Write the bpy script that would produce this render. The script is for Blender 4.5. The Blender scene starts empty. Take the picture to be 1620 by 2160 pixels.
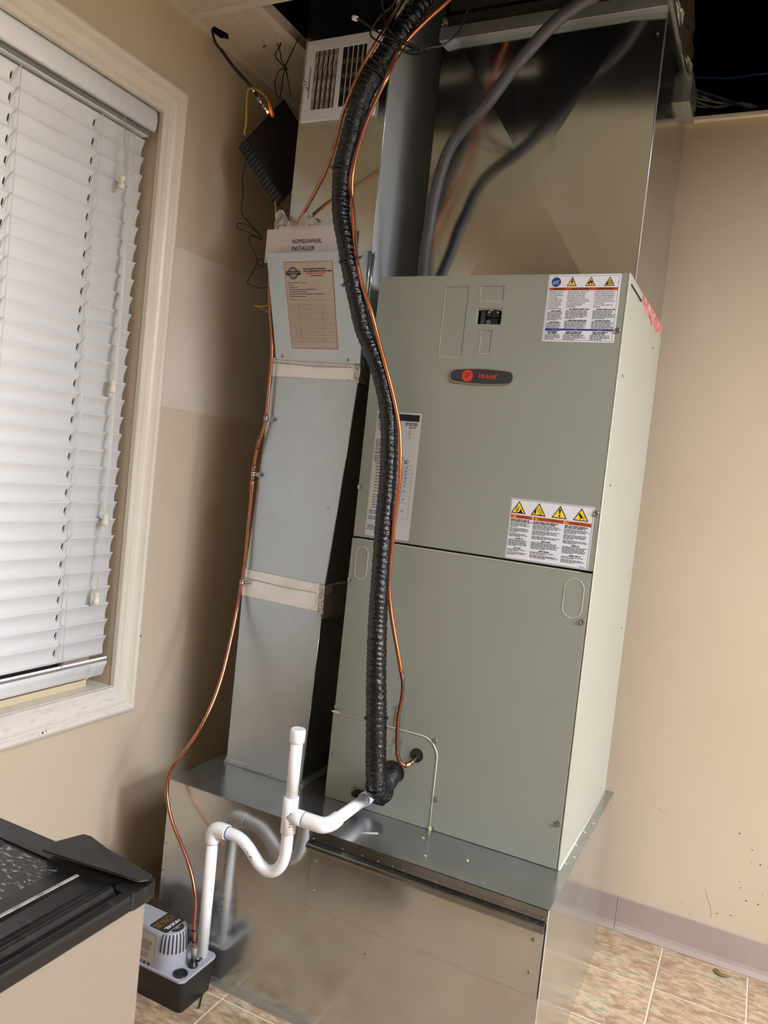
import bpy, bmesh, math, random
from mathutils import Vector, Matrix
random.seed(7)
sc = bpy.context.scene
col = sc.collection
PI = math.pi

# ---------------------------------------------------------------- camera
cam_d = bpy.data.cameras.new('camera')
cam = bpy.data.objects.new('camera', cam_d)
col.objects.link(cam)
cam_d.sensor_fit = 'VERTICAL'
cam_d.sensor_height = 36.0
cam_d.lens = 1651.58 * 36.0 / 2160.0
cam_d.clip_start = 0.02
cam.matrix_world = Matrix(((0.89161455, -0.11817852, 0.43710104, 1.48647),
                           (0.44050844, 0.00303941, -0.89774332, -2.44526),
                           (0.10476545, 0.99298771, 0.05476862, 1.31421),
                           (0, 0, 0, 1)))
sc.camera = cam

# ---------------------------------------------------------------- world and exposure
w = bpy.data.worlds.new('night'); sc.world = w
w.use_nodes = True
w.node_tree.nodes['Background'].inputs[0].default_value = (0.004, 0.005, 0.008, 1)
w.node_tree.nodes['Background'].inputs[1].default_value = 1.0
sc.view_settings.view_transform = 'Standard'
sc.view_settings.look = 'None'
sc.view_settings.gamma = 1.0
sc.view_settings.use_curve_mapping = False
sc.view_settings.exposure = 0.92
LAMP = [((2.6498, -1.7644), 13.0), ((4.4786, -1.7644), 62.0), ((6.917, -1.7644), 62.0)]     # ceiling troffers: centre, radiance
LAMP_COL = (1.0, 1.07, 1.20)

# ---------------------------------------------------------------- material helpers
def lin(r, g, b):
    f = lambda c: (c/255/12.92) if c/255 <= 0.04045 else ((c/255+0.055)/1.055)**2.4
    return (f(r), f(g), f(b), 1)

def mat(name, color, rough=0.5, metal=0.0, spec=0.5, noise=None, bump=None, emit=None, rvar=None, coat=0, alpha=None, trans=None):
    m = bpy.data.materials.new(name); m.use_nodes = True
    nt = m.node_tree; N = nt.nodes; L = nt.links; b = N['Principled BSDF']
    b.inputs['Base Color'].default_value = color
    b.inputs['Roughness'].default_value = rough
    b.inputs['Metallic'].default_value = metal
    b.inputs['Specular IOR Level'].default_value = spec
    if coat: b.inputs['Coat Weight'].default_value = coat; b.inputs['Coat Roughness'].default_value = 0.1
    if alpha is not None: b.inputs['Alpha'].default_value = alpha
    if trans is not None: b.inputs['Transmission Weight'].default_value = trans
    if emit: b.inputs['Emission Color'].default_value = emit[0]; b.inputs['Emission Strength'].default_value = emit[1]
    tc = None
    def coords():
        nonlocal tc
        if tc is None: tc = N.new('ShaderNodeTexCoord')
        return tc.outputs['Object']
    def noise_fac(scale, detail=4, stretch=None, rough_=0.55):
        n = N.new('ShaderNodeTexNoise'); n.inputs['Scale'].default_value = scale
        n.inputs['Detail'].default_value = detail; n.inputs['Roughness'].default_value = rough_
        if stretch:
            mp = N.new('ShaderNodeMapping'); mp.inputs['Scale'].default_value = stretch
            L.new(coords(), mp.inputs[0]); L.new(mp.outputs[0], n.inputs['Vector'])
        else: L.new(coords(), n.inputs['Vector'])
        return n.outputs['Fac']
    if noise:      # (scale, colour2, lo, hi[, detail[, stretch]])
        r = N.new('ShaderNodeValToRGB'); r.color_ramp.elements[0].position = noise[2]; r.color_ramp.elements[1].position = noise[3]
        r.color_ramp.elements[0].color = color; r.color_ramp.elements[1].color = noise[1]
        L.new(noise_fac(noise[0], noise[4] if len(noise) > 4 else 4, noise[5] if len(noise) > 5 else None), r.inputs[0])
        L.new(r.outputs[0], b.inputs['Base Color'])
    if rvar:       # (scale, lo, hi[, stretch])
        mr = N.new('ShaderNodeMapRange'); mr.inputs['From Min'].default_value = 0.3; mr.inputs['From Max'].default_value = 0.7
        mr.inputs['To Min'].default_value = rvar[1]; mr.inputs['To Max'].default_value = rvar[2]
        L.new(noise_fac(rvar[0], 4, rvar[3] if len(rvar) > 3 else None), mr.inputs['Value']); L.new(mr.outputs[0], b.inputs['Roughness'])
    if bump:       # (scale, strength, distance[, detail[, stretch]])
        bp = N.new('ShaderNodeBump'); bp.inputs['Strength'].default_value = bump[1]; bp.inputs['Distance'].default_value = bump[2]
        L.new(noise_fac(bump[0], bump[3] if len(bump) > 3 else 3, bump[4] if len(bump) > 4 else None), bp.inputs['Height'])
        L.new(bp.outputs[0], b.inputs['Normal'])
    return m

def galv(name, c1, c2, rlo, rhi, wobble=0.0012, bumpsc=2.2, metal=1.0):
    m = bpy.data.materials.new(name); m.use_nodes = True
    nt = m.node_tree; N = nt.nodes; L = nt.links; b = N['Principled BSDF']
    tc = N.new('ShaderNodeTexCoord')
    vo = N.new('ShaderNodeTexVoronoi'); vo.inputs['Scale'].default_value = 160
    no = N.new('ShaderNodeTexNoise'); no.inputs['Scale'].default_value = 7; no.inputs['Detail'].default_value = 6
    L.new(tc.outputs['Object'], vo.inputs['Vector']); L.new(tc.outputs['Object'], no.inputs['Vector'])
    mx = N.new('ShaderNodeMix'); mx.data_type = 'RGBA'; mx.inputs[6].default_value = c1; mx.inputs[7].default_value = c2
    ad = N.new('ShaderNodeMath'); ad.operation = 'MULTIPLY_ADD'; ad.inputs[1].default_value = 0.03; 
    sp = N.new('ShaderNodeSeparateColor'); L.new(vo.outputs['Color'], sp.inputs[0])
    L.new(sp.outputs[0], ad.inputs[0]); L.new(no.outputs['Fac'], ad.inputs[2])
    mr0 = N.new('ShaderNodeMapRange'); mr0.inputs['From Min'].default_value = 0.35; mr0.inputs['From Max'].default_value = 0.75
    L.new(ad.outputs[0], mr0.inputs['Value']); L.new(mr0.outputs[0], mx.inputs[0]); L.new(mx.outputs[2], b.inputs['Base Color'])
    mr = N.new('ShaderNodeMapRange'); mr.inputs['From Min'].default_value = 0.35; mr.inputs['From Max'].default_value = 0.75
    mr.inputs['To Min'].default_value = rlo; mr.inputs['To Max'].default_value = rhi
    L.new(ad.outputs[0], mr.inputs['Value']); L.new(mr.outputs[0], b.inputs['Roughness'])
    b.inputs['Metallic'].default_value = metal
    n2 = N.new('ShaderNodeTexNoise'); n2.inputs['Scale'].default_value = bumpsc; n2.inputs['Detail'].default_value = 1
    L.new(tc.outputs['Object'], n2.inputs['Vector'])
    bp = N.new('ShaderNodeBump'); bp.inputs['Strength'].default_value = 1.0; bp.inputs['Distance'].default_value = wobble
    L.new(n2.outputs['Fac'], bp.inputs['Height']); L.new(bp.outputs[0], b.inputs['Normal'])
    return m

M = {}
M['wall'] = mat('beige_wall_paint', lin(201, 184, 160), 0.62, noise=(1.6, lin(196, 178, 153), 0.35, 0.7), bump=(140, 0.12, 0.001))
M['patch'] = mat('bare_primer', lin(212, 200, 184), 0.75, noise=(5, lin(204, 191, 173), 0.4, 0.7))
M['trimw'] = mat('white_trim_paint', lin(224, 216, 200), 0.36, noise=(4, lin(218, 209, 192), 0.4, 0.7))
M['sill'] = mat('worn_sill_paint', lin(222, 214, 204), 0.4, noise=(22, lin(200, 188, 176), 0.55, 0.72, 5, (1, 1, 4)))
M['blind'] = mat('white_blind_vinyl', lin(247, 247, 247), 0.38)
M['cordw'] = mat('white_cord', lin(226, 222, 214), 0.7)
M['tassel'] = mat('cream_tassel', lin(222, 216, 196), 0.3)
M['slot'] = mat('slot_shadow', lin(52, 50, 50), 0.9)
M['grey_edge'] = mat('grey_headrail', lin(170, 172, 170), 0.3, metal=0.7)
M['glass'] = mat('night_glass', (0.02, 0.025, 0.03, 1), 0.05, spec=0.6)
M['gapshade'] = mat('gap_shade', (0.004, 0.004, 0.004, 1), 0.9)  # black that stands in for shade inside gaps and holes
M['sash'] = mat('tan_sash', lin(212, 196, 160), 0.45)
M['cove'] = mat('taupe_vinyl_base', lin(166, 150, 142), 0.35, noise=(4, lin(160, 143, 135), 0.4, 0.7))
M['grout'] = mat('pale_grout', lin(214, 202, 182), 0.7)
M['ctile'] = mat('acoustic_tile', lin(206, 198, 178), 0.9, noise=(170, lin(160, 150, 128), 0.62, 0.72, 2), bump=(260, 0.5, 0.002))
M['tbar'] = mat('ceiling_tee_paint', lin(216, 208, 192), 0.45)
M['deck'] = mat('dark_deck', (0.012, 0.010, 0.008, 1), 0.95, spec=0.1, noise=(3, (0.007, 0.006, 0.005, 1), 0.4, 0.6))
M['galv'] = galv('galvanized_sheet', (0.50, 0.515, 0.50, 1), (0.60, 0.61, 0.585, 1), 0.14, 0.26, metal=0.86)
M['galv_top'] = galv('galvanized_top', (0.40, 0.415, 0.41, 1), (0.52, 0.53, 0.52, 1), 0.16, 0.30, metal=0.9)
M['galv_matte'] = galv('dull_galvanized', (0.42, 0.455, 0.465, 1), (0.50, 0.535, 0.545, 1), 0.30, 0.44, 0.0006, 2.2, 0.72)
M['galv_up'] = galv('glossy_galvanized', (0.45, 0.475, 0.48, 1), (0.53, 0.555, 0.56, 1), 0.11, 0.19, 0.0008, 1.6, 0.98)
M['galv_dark'] = galv('dark_reflection_steel', (0.20, 0.21, 0.22, 1), (0.30, 0.31, 0.32, 1), 0.18, 0.32)  # sheet colour darkened to stand in for the rail's dark reflections
M['foil'] = mat('foil_tape', lin(236, 232, 226), 0.42, metal=0.25, noise=(14, lin(216, 208, 196), 0.45, 0.8), bump=(24, 0.25, 0.002, 3))
M['foilc'] = mat('crumpled_foil', lin(190, 188, 180), 0.2, metal=1.0, bump=(110, 1.0, 0.006, 4))
M['foild'] = mat('dusty_foil', lin(120, 116, 112), 0.34, metal=0.8, bump=(35, 1.0, 0.004, 4))
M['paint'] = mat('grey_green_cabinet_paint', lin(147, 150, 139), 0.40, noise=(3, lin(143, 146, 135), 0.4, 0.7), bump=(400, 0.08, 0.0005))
M['paint_lit'] = mat('cabinet_paint_lit_side', lin(170, 172, 160), 0.42, noise=(3, lin(166, 168, 156), 0.4, 0.7))  # same cabinet paint, its colour lightened for the light on the side
M['hem'] = mat('bare_hem', lin(205, 200, 180), 0.35)
M['screw'] = mat('zinc_screw', lin(170, 172, 168), 0.28, metal=1.0)
M['black'] = mat('black_plastic', (0.012, 0.012, 0.013, 1), 0.35)
M['blackm'] = mat('matte_black', (0.008, 0.008, 0.008, 1), 0.75)
M['badge'] = mat('charcoal_badge', lin(52, 55, 58), 0.35)
M['chrome'] = mat('chrome_rim', lin(200, 202, 200), 0.15, metal=1.0)
M['red'] = mat('badge_red', lin(214, 58, 42), 0.4)
M['labelw'] = mat('label_white', lin(226, 227, 233), 0.35)
M['labelg'] = mat('data_label_grey', lin(196, 195, 194), 0.4)
M['ink'] = mat('black_ink', (0.012, 0.012, 0.014, 1), 0.6)
M['inkg'] = mat('grey_ink', lin(92, 92, 98), 0.6)
M['orange'] = mat('warning_orange', lin(206, 92, 38), 0.5)
M['orange2'] = mat('warning_orange_dark', lin(176, 74, 36), 0.5)
M['yellow'] = mat('warning_yellow', lin(240, 214, 46), 0.5)
M['yellow2'] = mat('warning_gold', lin(226, 190, 60), 0.5)
M['blue'] = mat('mandatory_blue', lin(28, 58, 130), 0.5)
M['bluel'] = mat('pictogram_pale_blue', lin(150, 175, 225), 0.5)
M['white'] = mat('plain_white', lin(240, 240, 238), 0.5)
M['paper'] = mat('manual_paper', lin(206, 196, 190), 0.8)
M['sheet'] = mat('service_sheet_paper', lin(188, 176, 160), 0.7)
M['redline'] = mat('red_border_ink', lin(186, 110, 98), 0.7)
M['redink'] = mat('red_ink', lin(196, 60, 50), 0.7)
M['plastic'] = mat('clear_bag', lin(200, 196, 184), 0.25, trans=0.55, bump=(60, 1.0, 0.004))
M['pvc'] = mat('white_pvc', lin(250, 248, 250), 0.25, coat=0.2)
M['pvcblue'] = mat('blue_primer', lin(40, 82, 150), 0.4)
M['copper'] = mat('copper_tube', lin(184, 128, 100), 0.28, metal=1.0, noise=(40, lin(150, 98, 76), 0.5, 0.75))
M['copperd'] = mat('tarnished_copper', lin(140, 92, 78), 0.32, metal=1.0, noise=(60, lin(190, 150, 140), 0.55, 0.7))
M['coppero'] = mat('orange_coated_copper', lin(206, 118, 66), 0.22, coat=0.5, metal=0.8)
M['brownw'] = mat('brown_wire', lin(86, 52, 40), 0.4)
M['tape'] = mat('black_vinyl_wrap', (0.004, 0.004, 0.005, 1), 0.17, spec=0.55, bump=(160, 1.0, 0.0022, 3))
M['tapem'] = mat('worn_foam_insulation', (0.012, 0.012, 0.013, 1), 0.35, bump=(50, 1.0, 0.006, 4))
M['conduit'] = mat('grey_conduit', lin(68, 68, 73), 0.42)
M['rust_shade'] = mat('rust_and_recess_shade', (0.012, 0.006, 0.004, 1), 0.8, noise=(60, (0.09, 0.045, 0.02, 1), 0.5, 0.7))  # near-black for recess shade, blotched with rust
M['stain'] = mat('foam_residue', lin(120, 112, 92), 0.7, noise=(45, lin(150, 150, 132), 0.4, 0.6))
M['pumpg'] = mat('pump_grey_plastic', lin(160, 161, 170), 0.4)
M['pumpk'] = mat('pump_black_plastic', (0.013, 0.012, 0.012, 1), 0.42)
M['gold'] = mat('gold_print', lin(138, 100, 40), 0.45)
M['blade'] = mat('dull_damper', lin(74, 62, 42), 0.6)
M['galv_lit'] = mat('lightened_galvanized_side', lin(218, 224, 228), 0.36, metal=0.35, noise=(4, lin(206, 212, 216), 0.4, 0.7))  # upper duct's right side, lightened in colour to stand in for light
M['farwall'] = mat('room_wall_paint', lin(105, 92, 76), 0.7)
M['pumplabel'] = mat('pump_label', lin(172, 160, 144), 0.5)
M['yel'] = mat('yellow_cable', lin(196, 160, 40), 0.45)
M['bluec'] = mat('blue_cable', lin(60, 104, 170), 0.45)
M['whitec'] = mat('white_cable', lin(244, 238, 226), 0.5)
M['nickel'] = mat('nickel_connector', lin(200, 196, 186), 0.22, metal=1.0)
M['led'] = mat('red_led', (1, 0.1, 0.03, 1), 0.4, emit=((1, 0.12, 0.03, 1), 14))
M['ledw'] = mat('led_core', (1, 0.8, 0.6, 1), 0.4, emit=((1, 0.7, 0.45, 1), 20))
M['lidk'] = mat('dusty_black_lid', (0.009, 0.009, 0.010, 1), 0.3, noise=(38, (0.10, 0.095, 0.09, 1), 0.62, 0.82, 6, (1, 2.5, 1)), rvar=(9, 0.2, 0.5))
M['lidp'] = mat('scuffed_black_lid', (0.018, 0.018, 0.018, 1), 0.34, noise=(60, (0.36, 0.33, 0.30, 1), 0.55, 0.66, 8, (1, 2.2, 1)), bump=(50, 0.5, 0.002))
M['lidw'] = mat('dark_grey_flap', lin(46, 45, 44), 0.45, noise=(20, lin(58, 56, 54), 0.5, 0.8))
M['bare'] = mat('worn_bare_edge', lin(168, 158, 150), 0.4, noise=(40, lin(110, 102, 96), 0.45, 0.7))
M['bodyt'] = mat('tan_enamel_body', lin(152, 139, 124), 0.45)
M['lightp'] = mat('lamp_diffuser', (0.9, 0.9, 0.9, 1), 0.5, emit=((LAMP_COL[0], LAMP_COL[1], LAMP_COL[2], 1), 1.0))
M['leaf'] = mat('dry_leaf', lin(120, 100, 50), 0.7)
M['debris'] = mat('pale_debris', lin(214, 208, 170), 0.6)
M['mark'] = mat('dark_spot', lin(70, 52, 46), 0.8)
M['scuff'] = mat('brown_scuff', lin(182, 158, 134), 0.8)
M['dirt'] = mat('sooty_residue', lin(122, 112, 102), 0.8, noise=(70, lin(196, 184, 172), 0.45, 0.62, 5, (3, 1, 0.6)))
M['redtape'] = mat('torn_red_tape', lin(196, 76, 84), 0.45, noise=(50, lin(206, 180, 170), 0.45, 0.6))

def tile_mat():
    m = bpy.data.materials.new('mottled_stone_vinyl'); m.use_nodes = True
    nt = m.node_tree; N = nt.nodes; L = nt.links; b = N['Principled BSDF']
    tc = N.new('ShaderNodeTexCoord'); oi = N.new('ShaderNodeObjectInfo')
    mul = N.new('ShaderNodeMath'); mul.operation = 'MULTIPLY'; mul.inputs[1].default_value = 37.0
    L.new(oi.outputs['Random'], mul.inputs[0])
    va = N.new('ShaderNodeVectorMath'); va.operation = 'ADD'
    L.new(tc.outputs['Object'], va.inputs[0]); L.new(mul.outputs[0], va.inputs[1])
    mp = N.new('ShaderNodeMapping'); mp.inputs['Scale'].default_value = (1.0, 2.4, 1.0); mp.inputs['Rotation'].default_value = (0, 0, 0.35)
    L.new(va.outputs[0], mp.inputs[0])
    n1 = N.new('ShaderNodeTexNoise'); n1.inputs['Scale'].default_value = 9; n1.inputs['Detail'].default_value = 8; n1.inputs['Roughness'].default_value = 0.68; n1.inputs['Distortion'].default_value = 0.6
    n2 = N.new('ShaderNodeTexNoise'); n2.inputs['Scale'].default_value = 34; n2.inputs['Detail'].default_value = 7; n2.inputs['Roughness'].default_value = 0.7
    L.new(mp.outputs[0], n1.inputs['Vector']); L.new(mp.outputs[0], n2.inputs['Vector'])
    r1 = N.new('ShaderNodeValToRGB'); e = r1.color_ramp.elements
    e[0].position = 0.30; e[0].color = lin(156, 144, 126); e[1].position = 0.72; e[1].color = lin(214, 188, 152)
    x = e.new(0.43); x.color = lin(180, 150, 122)
    x = e.new(0.52); x.color = lin(196, 174, 144)
    x = e.new(0.61); x.color = lin(180, 170, 150)
    L.new(n1.outputs['Fac'], r1.inputs[0])
    r2 = N.new('ShaderNodeValToRGB'); r2.color_ramp.elements[0].position = 0.38; r2.color_ramp.elements[0].color = (0.44, 0.41, 0.37, 1)
    r2.color_ramp.elements[1].position = 0.66; r2.color_ramp.elements[1].color = (1.22, 1.2, 1.16, 1)
    L.new(n2.outputs['Fac'], r2.inputs[0])
    mx = N.new('ShaderNodeMix'); mx.data_type = 'RGBA'; mx.blend_type = 'MULTIPLY'; mx.inputs[0].default_value = 0.72
    L.new(r1.outputs[0], mx.inputs[6]); L.new(r2.outputs[0], mx.inputs[7]); L.new(mx.outputs[2], b.inputs['Base Color'])
    b.inputs['Roughness'].default_value = 0.42
    bp = N.new('ShaderNodeBump'); bp.inputs['Strength'].default_value = 0.25; bp.inputs['Distance'].default_value = 0.001
    L.new(n2.outputs['Fac'], bp.inputs['Height']); L.new(bp.outputs[0], b.inputs['Normal'])
    return m
M['ftile'] = tile_mat()

# ---------------------------------------------------------------- object helpers
def wpos(o):
    p = Vector((0, 0, 0))
    while o is not None: p += o.location; o = o.parent
    return p

def tag(o, label=None, cat=None, group=None, kind=None):
    if label: o['label'] = label
    if cat: o['category'] = cat
    if group: o['group'] = group
    if kind: o['kind'] = kind
    return o

def thing(name, loc, label, cat, group=None):
    o = bpy.data.objects.new(name, None); col.objects.link(o); o.location = loc
    o.empty_display_size = 0.05
    return tag(o, label, cat, group)

def struct_empty(name, loc=(0, 0, 0)):
    o = bpy.data.objects.new(name, None); col.objects.link(o); o.location = loc
    return tag(o, kind='structure')

class G:
    """collects geometry in world coordinates, several materials"""
    def __init__(s): s.v = []; s.f = []; s.m = []; s.sm = []; s.mats = []
    def mi(s, m):
        if m not in s.mats: s.mats.append(m)
        return s.mats.index(m)
    def add(s, vs, fs, m, smooth=False):
        b = len(s.v); s.v += [Vector(v) for v in vs]; k = s.mi(m)
        for f in fs: s.f.append([b+i for i in f]); s.m.append(k); s.sm.append(smooth)
        return s
    def box(s, x0, x1, y0, y1, z0, z1, m):
        vs = [(x, y, z) for x in (x0, x1) for y in (y0, y1) for z in (z0, z1)]
        return s.add(vs, [(0, 1, 3, 2), (4, 6, 7, 5), (0, 4, 5, 1), (2, 3, 7, 6), (0, 2, 6, 4), (1, 5, 7, 3)], m)
    def tube(s, pts, r, m, seg=12, closed=False, smooth=True, rfun=None, flat=None):
        pts = [Vector(p) for p in pts]; n = len(pts); b = len(s.v); k = s.mi(m)
        t0 = (pts[1]-pts[0]).normalized()
        ref = Vector((0, 0, 1)) if abs(t0.z) < 0.9 else Vector((1, 0, 0))
        u = t0.cross(ref).normalized()
        for i in range(n):
            if closed: t = (pts[(i+1) % n]-pts[i-1]).normalized()
            else: t = (pts[min(i+1, n-1)]-pts[max(i-1, 0)]).normalized()
            u = (u-t*u.dot(t)).normalized(); w_ = t.cross(u)
            rr = r[i] if isinstance(r, (list, tuple)) else r
            for j in range(seg):
                a = 2*PI*j/seg
                q = rr*(rfun(i, a) if rfun else 1)
                s.v.append(pts[i]+u*math.cos(a)*q+w_*math.sin(a)*q)
        m_ = n if closed else n-1
        for i in range(m_):
            for j in range(seg):
                a0 = b+i*seg+j; a1 = b+i*seg+(j+1) % seg; c0 = b+((i+1) % n)*seg+j; c1 = b+((i+1) % n)*seg+(j+1) % seg
                s.f.append([a0, a1, c1, c0]); s.m.append(k); s.sm.append(smooth)
        if not closed:
            s.f.append([b+j for j in range(seg)][::-1]); s.m.append(k); s.sm.append(False)
            s.f.append([b+(n-1)*seg+j for j in range(seg)]); s.m.append(k); s.sm.append(False)
        return s
    def cyl(s, p0, p1, r, m, seg=16, r1=None, smooth=True):
        return s.tube([p0, p1], [r, r if r1 is None else r1], m, seg, smooth=smooth)
    def lathe(s, base, prof, m, seg=20, axis='z', smooth=True):
        b = len(s.v); k = s.mi(m); base = Vector(base)
        for (r, h) in prof:
            for j in range(seg):
                a = 2*PI*j/seg; c, d = r*math.cos(a), r*math.sin(a)
                s.v.append(base+(Vector((c, d, h)) if axis == 'z' else Vector((c, -h, d)) if axis == 'y' else Vector((h, c, d))))
        n = len(prof)
        for i in range(n-1):
            for j in range(seg):
                s.f.append([b+i*seg+j, b+i*seg+(j+1) % seg, b+(i+1)*seg+(j+1) % seg, b+(i+1)*seg+j]); s.m.append(k); s.sm.append(smooth)
        s.f.append([b+j for j in range(seg)][::-1]); s.m.append(k); s.sm.append(False)
        s.f.append([b+(n-1)*seg+j for j in range(seg)]); s.m.append(k); s.sm.append(False)
        return s
    def prism(s, poly, fn, d0, d1, m, smooth=False):
        """poly in 2-D, fn(u, v, d) -> 3-D"""
        n = len(poly)
        vs = [fn(u, v, d0) for u, v in poly]+[fn(u, v, d1) for u, v in poly]
        b = len(s.v); s.v += [Vector(q) for q in vs]; k = s.mi(m)
        s.f.append(list(range(b, b+n))[::-1]); s.m.append(k); s.sm.append(False)
        s.f.append(list(range(b+n, b+2*n))); s.m.append(k); s.sm.append(False)
        for i in range(n):
            j = (i+1) % n
            s.f.append([b+i, b+j, b+n+j, b+n+i]); s.m.append(k); s.sm.append(smooth)
        return s
    def grid_plate(s, us, vs_, holes, fn, d0, d1, m):
        """plate with rectangular holes: fn(u, v, d)"""
        us = sorted(set(us)); vs_ = sorted(set(vs_)); nu, nv = len(us)-1, len(vs_)-1
        def filled(i, j):
            if i < 0 or j < 0 or i >= nu or j >= nv: return False
            cu, cv = (us[i]+us[i+1])/2, (vs_[j]+vs_[j+1])/2
            return not any(h[0] < cu < h[1] and h[2] < cv < h[3] for h in holes)
        b = len(s.v); k = s.mi(m)
        for d in (d0, d1):
            for u in us:
                for v in vs_: s.v.append(Vector(fn(u, v, d)))
        W = nv+1; O = (nu+1)*W
        idx = lambda i, j, d: b+d*O+i*W+j
        def q(*a): s.f.append(list(a)); s.m.append(k); s.sm.append(False)
        for i in range(nu):
            for j in range(nv):
                if not filled(i, j): continue
                q(idx(i, j, 0), idx(i, j+1, 0), idx(i+1, j+1, 0), idx(i+1, j, 0)); q(idx(i, j, 1), idx(i+1, j, 1), idx(i+1, j+1, 1), idx(i, j+1, 1))
                if not filled(i-1, j): q(idx(i, j, 0), idx(i, j, 1), idx(i, j+1, 1), idx(i, j+1, 0))
                if not filled(i+1, j): q(idx(i+1, j, 0), idx(i+1, j+1, 0), idx(i+1, j+1, 1), idx(i+1, j, 1))
                if not filled(i, j-1): q(idx(i, j, 0), idx(i+1, j, 0), idx(i+1, j, 1), idx(i, j, 1))
                if not filled(i, j+1): q(idx(i, j+1, 0), idx(i, j+1, 1), idx(i+1, j+1, 1), idx(i+1, j+1, 0))
        return s
    def build(s, name, parent=None, bevel=0, bseg=2, base=False):
        vs = s.v
        c = Vector([(min(v[i] for v in vs)+max(v[i] for v in vs))/2 for i in range(3)])
        if base: c.z = min(v.z for v in vs)
        me = bpy.data.meshes.new(name)
        me.from_pydata([tuple(v-c) for v in vs], [], s.f)
        for m in s.mats: me.materials.append(M[m])
        me.polygons.foreach_set('material_index', s.m)
        me.polygons.foreach_set('use_smooth', s.sm)
        bm = bmesh.new(); bm.from_mesh(me)
        if bevel:
            bmesh.ops.remove_doubles(bm, verts=bm.verts, dist=1e-6)
            ed = [e for e in bm.edges if len(e.link_faces) == 2 and e.calc_face_angle(0) > 0.6]
            bmesh.ops.bevel(bm, geom=ed, offset=bevel, segments=bseg, profile=0.5, affect='EDGES', clamp_overlap=True)
        bmesh.ops.recalc_face_normals(bm, faces=bm.faces)
        bm.to_mesh(me); bm.free()
        me.update()
        o = bpy.data.objects.new(name, me); col.objects.link(o)
        if parent is not None:
            o.parent = parent; o.location = c-wpos(parent)
        else: o.location = c
        return o

def inst(src, loc, parent, name=None):
    """copy of a part sharing its mesh, placed at a world position"""
    o = src.copy()
    if name: o.name = name
    col.objects.link(o); o.parent = parent
    o.location = Vector(loc)-(wpos(parent) if parent is not None else Vector((0, 0, 0)))
    return o

def smooth_path(pts, n=6):
    P = [Vector(p) for p in pts]; out = []
    for i in range(len(P)-1):
        p0 = P[max(i-1, 0)]; p1 = P[i]; p2 = P[i+1]; p3 = P[min(i+2, len(P)-1)]
        for k in range(n):
            t = k/n
            out.append(0.5*((2*p1)+(-p0+p2)*t+(2*p0-5*p1+4*p2-p3)*t*t+(-p0+3*p1-3*p2+p3)*t*t*t))
    out.append(P[-1]); return out

def relax(pts, it=2):
    P = [Vector(p) for p in pts]
    for _ in range(it):
        P = [P[0]]+[(P[i-1]+2*P[i]+P[i+1])/4 for i in range(1, len(P)-1)]+[P[-1]]
    return P

def disc_poly(cx, cy, rx, ry=None, n=28, a0=0, a1=2*PI):
    ry = ry or rx
    return [(cx+rx*math.cos(a0+(a1-a0)*i/n), cy+ry*math.sin(a0+(a1-a0)*i/n)) for i in range(n)]

def round_rect(x0, x1, y0, y1, r, n=5):
    out = []
    for cx, cy, a in ((x1-r, y1-r, 0), (x0+r, y1-r, PI/2), (x0+r, y0+r, PI), (x1-r, y0+r, 1.5*PI)):
        for i in range(n+1): out.append((cx+r*math.cos(a+PI/2*i/n), cy+r*math.sin(a+PI/2*i/n)))
    return out

# lettering: flat glyph meshes from the built-in font, laid on a surface fn(u, v, d)
_fc = {}
def glyphs(body, shear=0.0):
    key = (body, shear)
    if key in _fc: return _fc[key]
    cu = bpy.data.curves.new('t', 'FONT'); cu.body = body; cu.size = 1.0; cu.shear = shear; cu.resolution_u = 2
    cu.fill_mode = 'FRONT'
    o = bpy.data.objects.new('t', cu); col.objects.link(o)
    dg = bpy.context.evaluated_depsgraph_get(); me = bpy.data.meshes.new_from_object(o.evaluated_get(dg))
    vs = [(v.co.x, v.co.y) for v in me.vertices]; fs = [tuple(p.vertices) for p in me.polygons]
    w_ = max([v[0] for v in vs] or [0])
    bpy.data.objects.remove(o); bpy.data.curves.remove(cu); bpy.data.meshes.remove(me)
    _fc[key] = (vs, fs, w_); return _fc[key]

def put_text(g, fn, body, u, v, h, m, align='l', width=None, shear=0.0, bold=0.0, d=0.0003, maxw=None):
    vs, fs, w_ = glyphs(body, shear)
    s = h/0.70; sx = s
    if width: sx = width/w_
    elif maxw and w_*s > maxw: sx = maxw/w_
    off = 0 if align == 'l' else (-w_*sx/2 if align == 'c' else -w_*sx)
    for k, (du, dv) in enumerate(((0, 0), (bold*1.6, 0), (bold*.8, bold*.8)) if bold else ((0, 0),)):      # heavier strokes: overprinted
        g.add([fn(u+off+(x+du)*sx, v+(y+dv)*s, d+k*.00002) for x, y in vs], fs, m)

def quad(g, fn, u0, u1, v0, v1, m, d=0.0002):
    g.add([fn(u0, v0, d), fn(u1, v0, d), fn(u1, v1, d), fn(u0, v1, d)], [(0, 1, 2, 3)], m)

def poly(g, fn, pts, m, d=0.0002):
    g.add([fn(u, v, d) for u, v in pts], [tuple(range(len(pts)))], m)

def fine_print(g, fn, u0, u1, vt, n, pitch, h, m, d=0.00025, rnd=None, last=0.5, sh=0.3):
    """n lines of unreadably small print: word-length dashes"""
    rnd = rnd or random
    for i in range(n):
        v1 = vt-i*pitch; v0 = v1-h
        end = u0+(u1-u0)*(last*rnd.uniform(0.8, 1.2) if i == n-1 else rnd.uniform(0.84, 1.0))
        u = u0
        while u < end-h:
            wd = min(rnd.uniform(2.0, 6.5)*h, end-u)
            g.add([fn(u, v0, d), fn(u+wd, v0, d), fn(u+wd+h*sh, v1, d), fn(u+h*sh, v1, d)], [(0, 1, 2, 3)], m)
            u += wd+h*0.7

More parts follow.
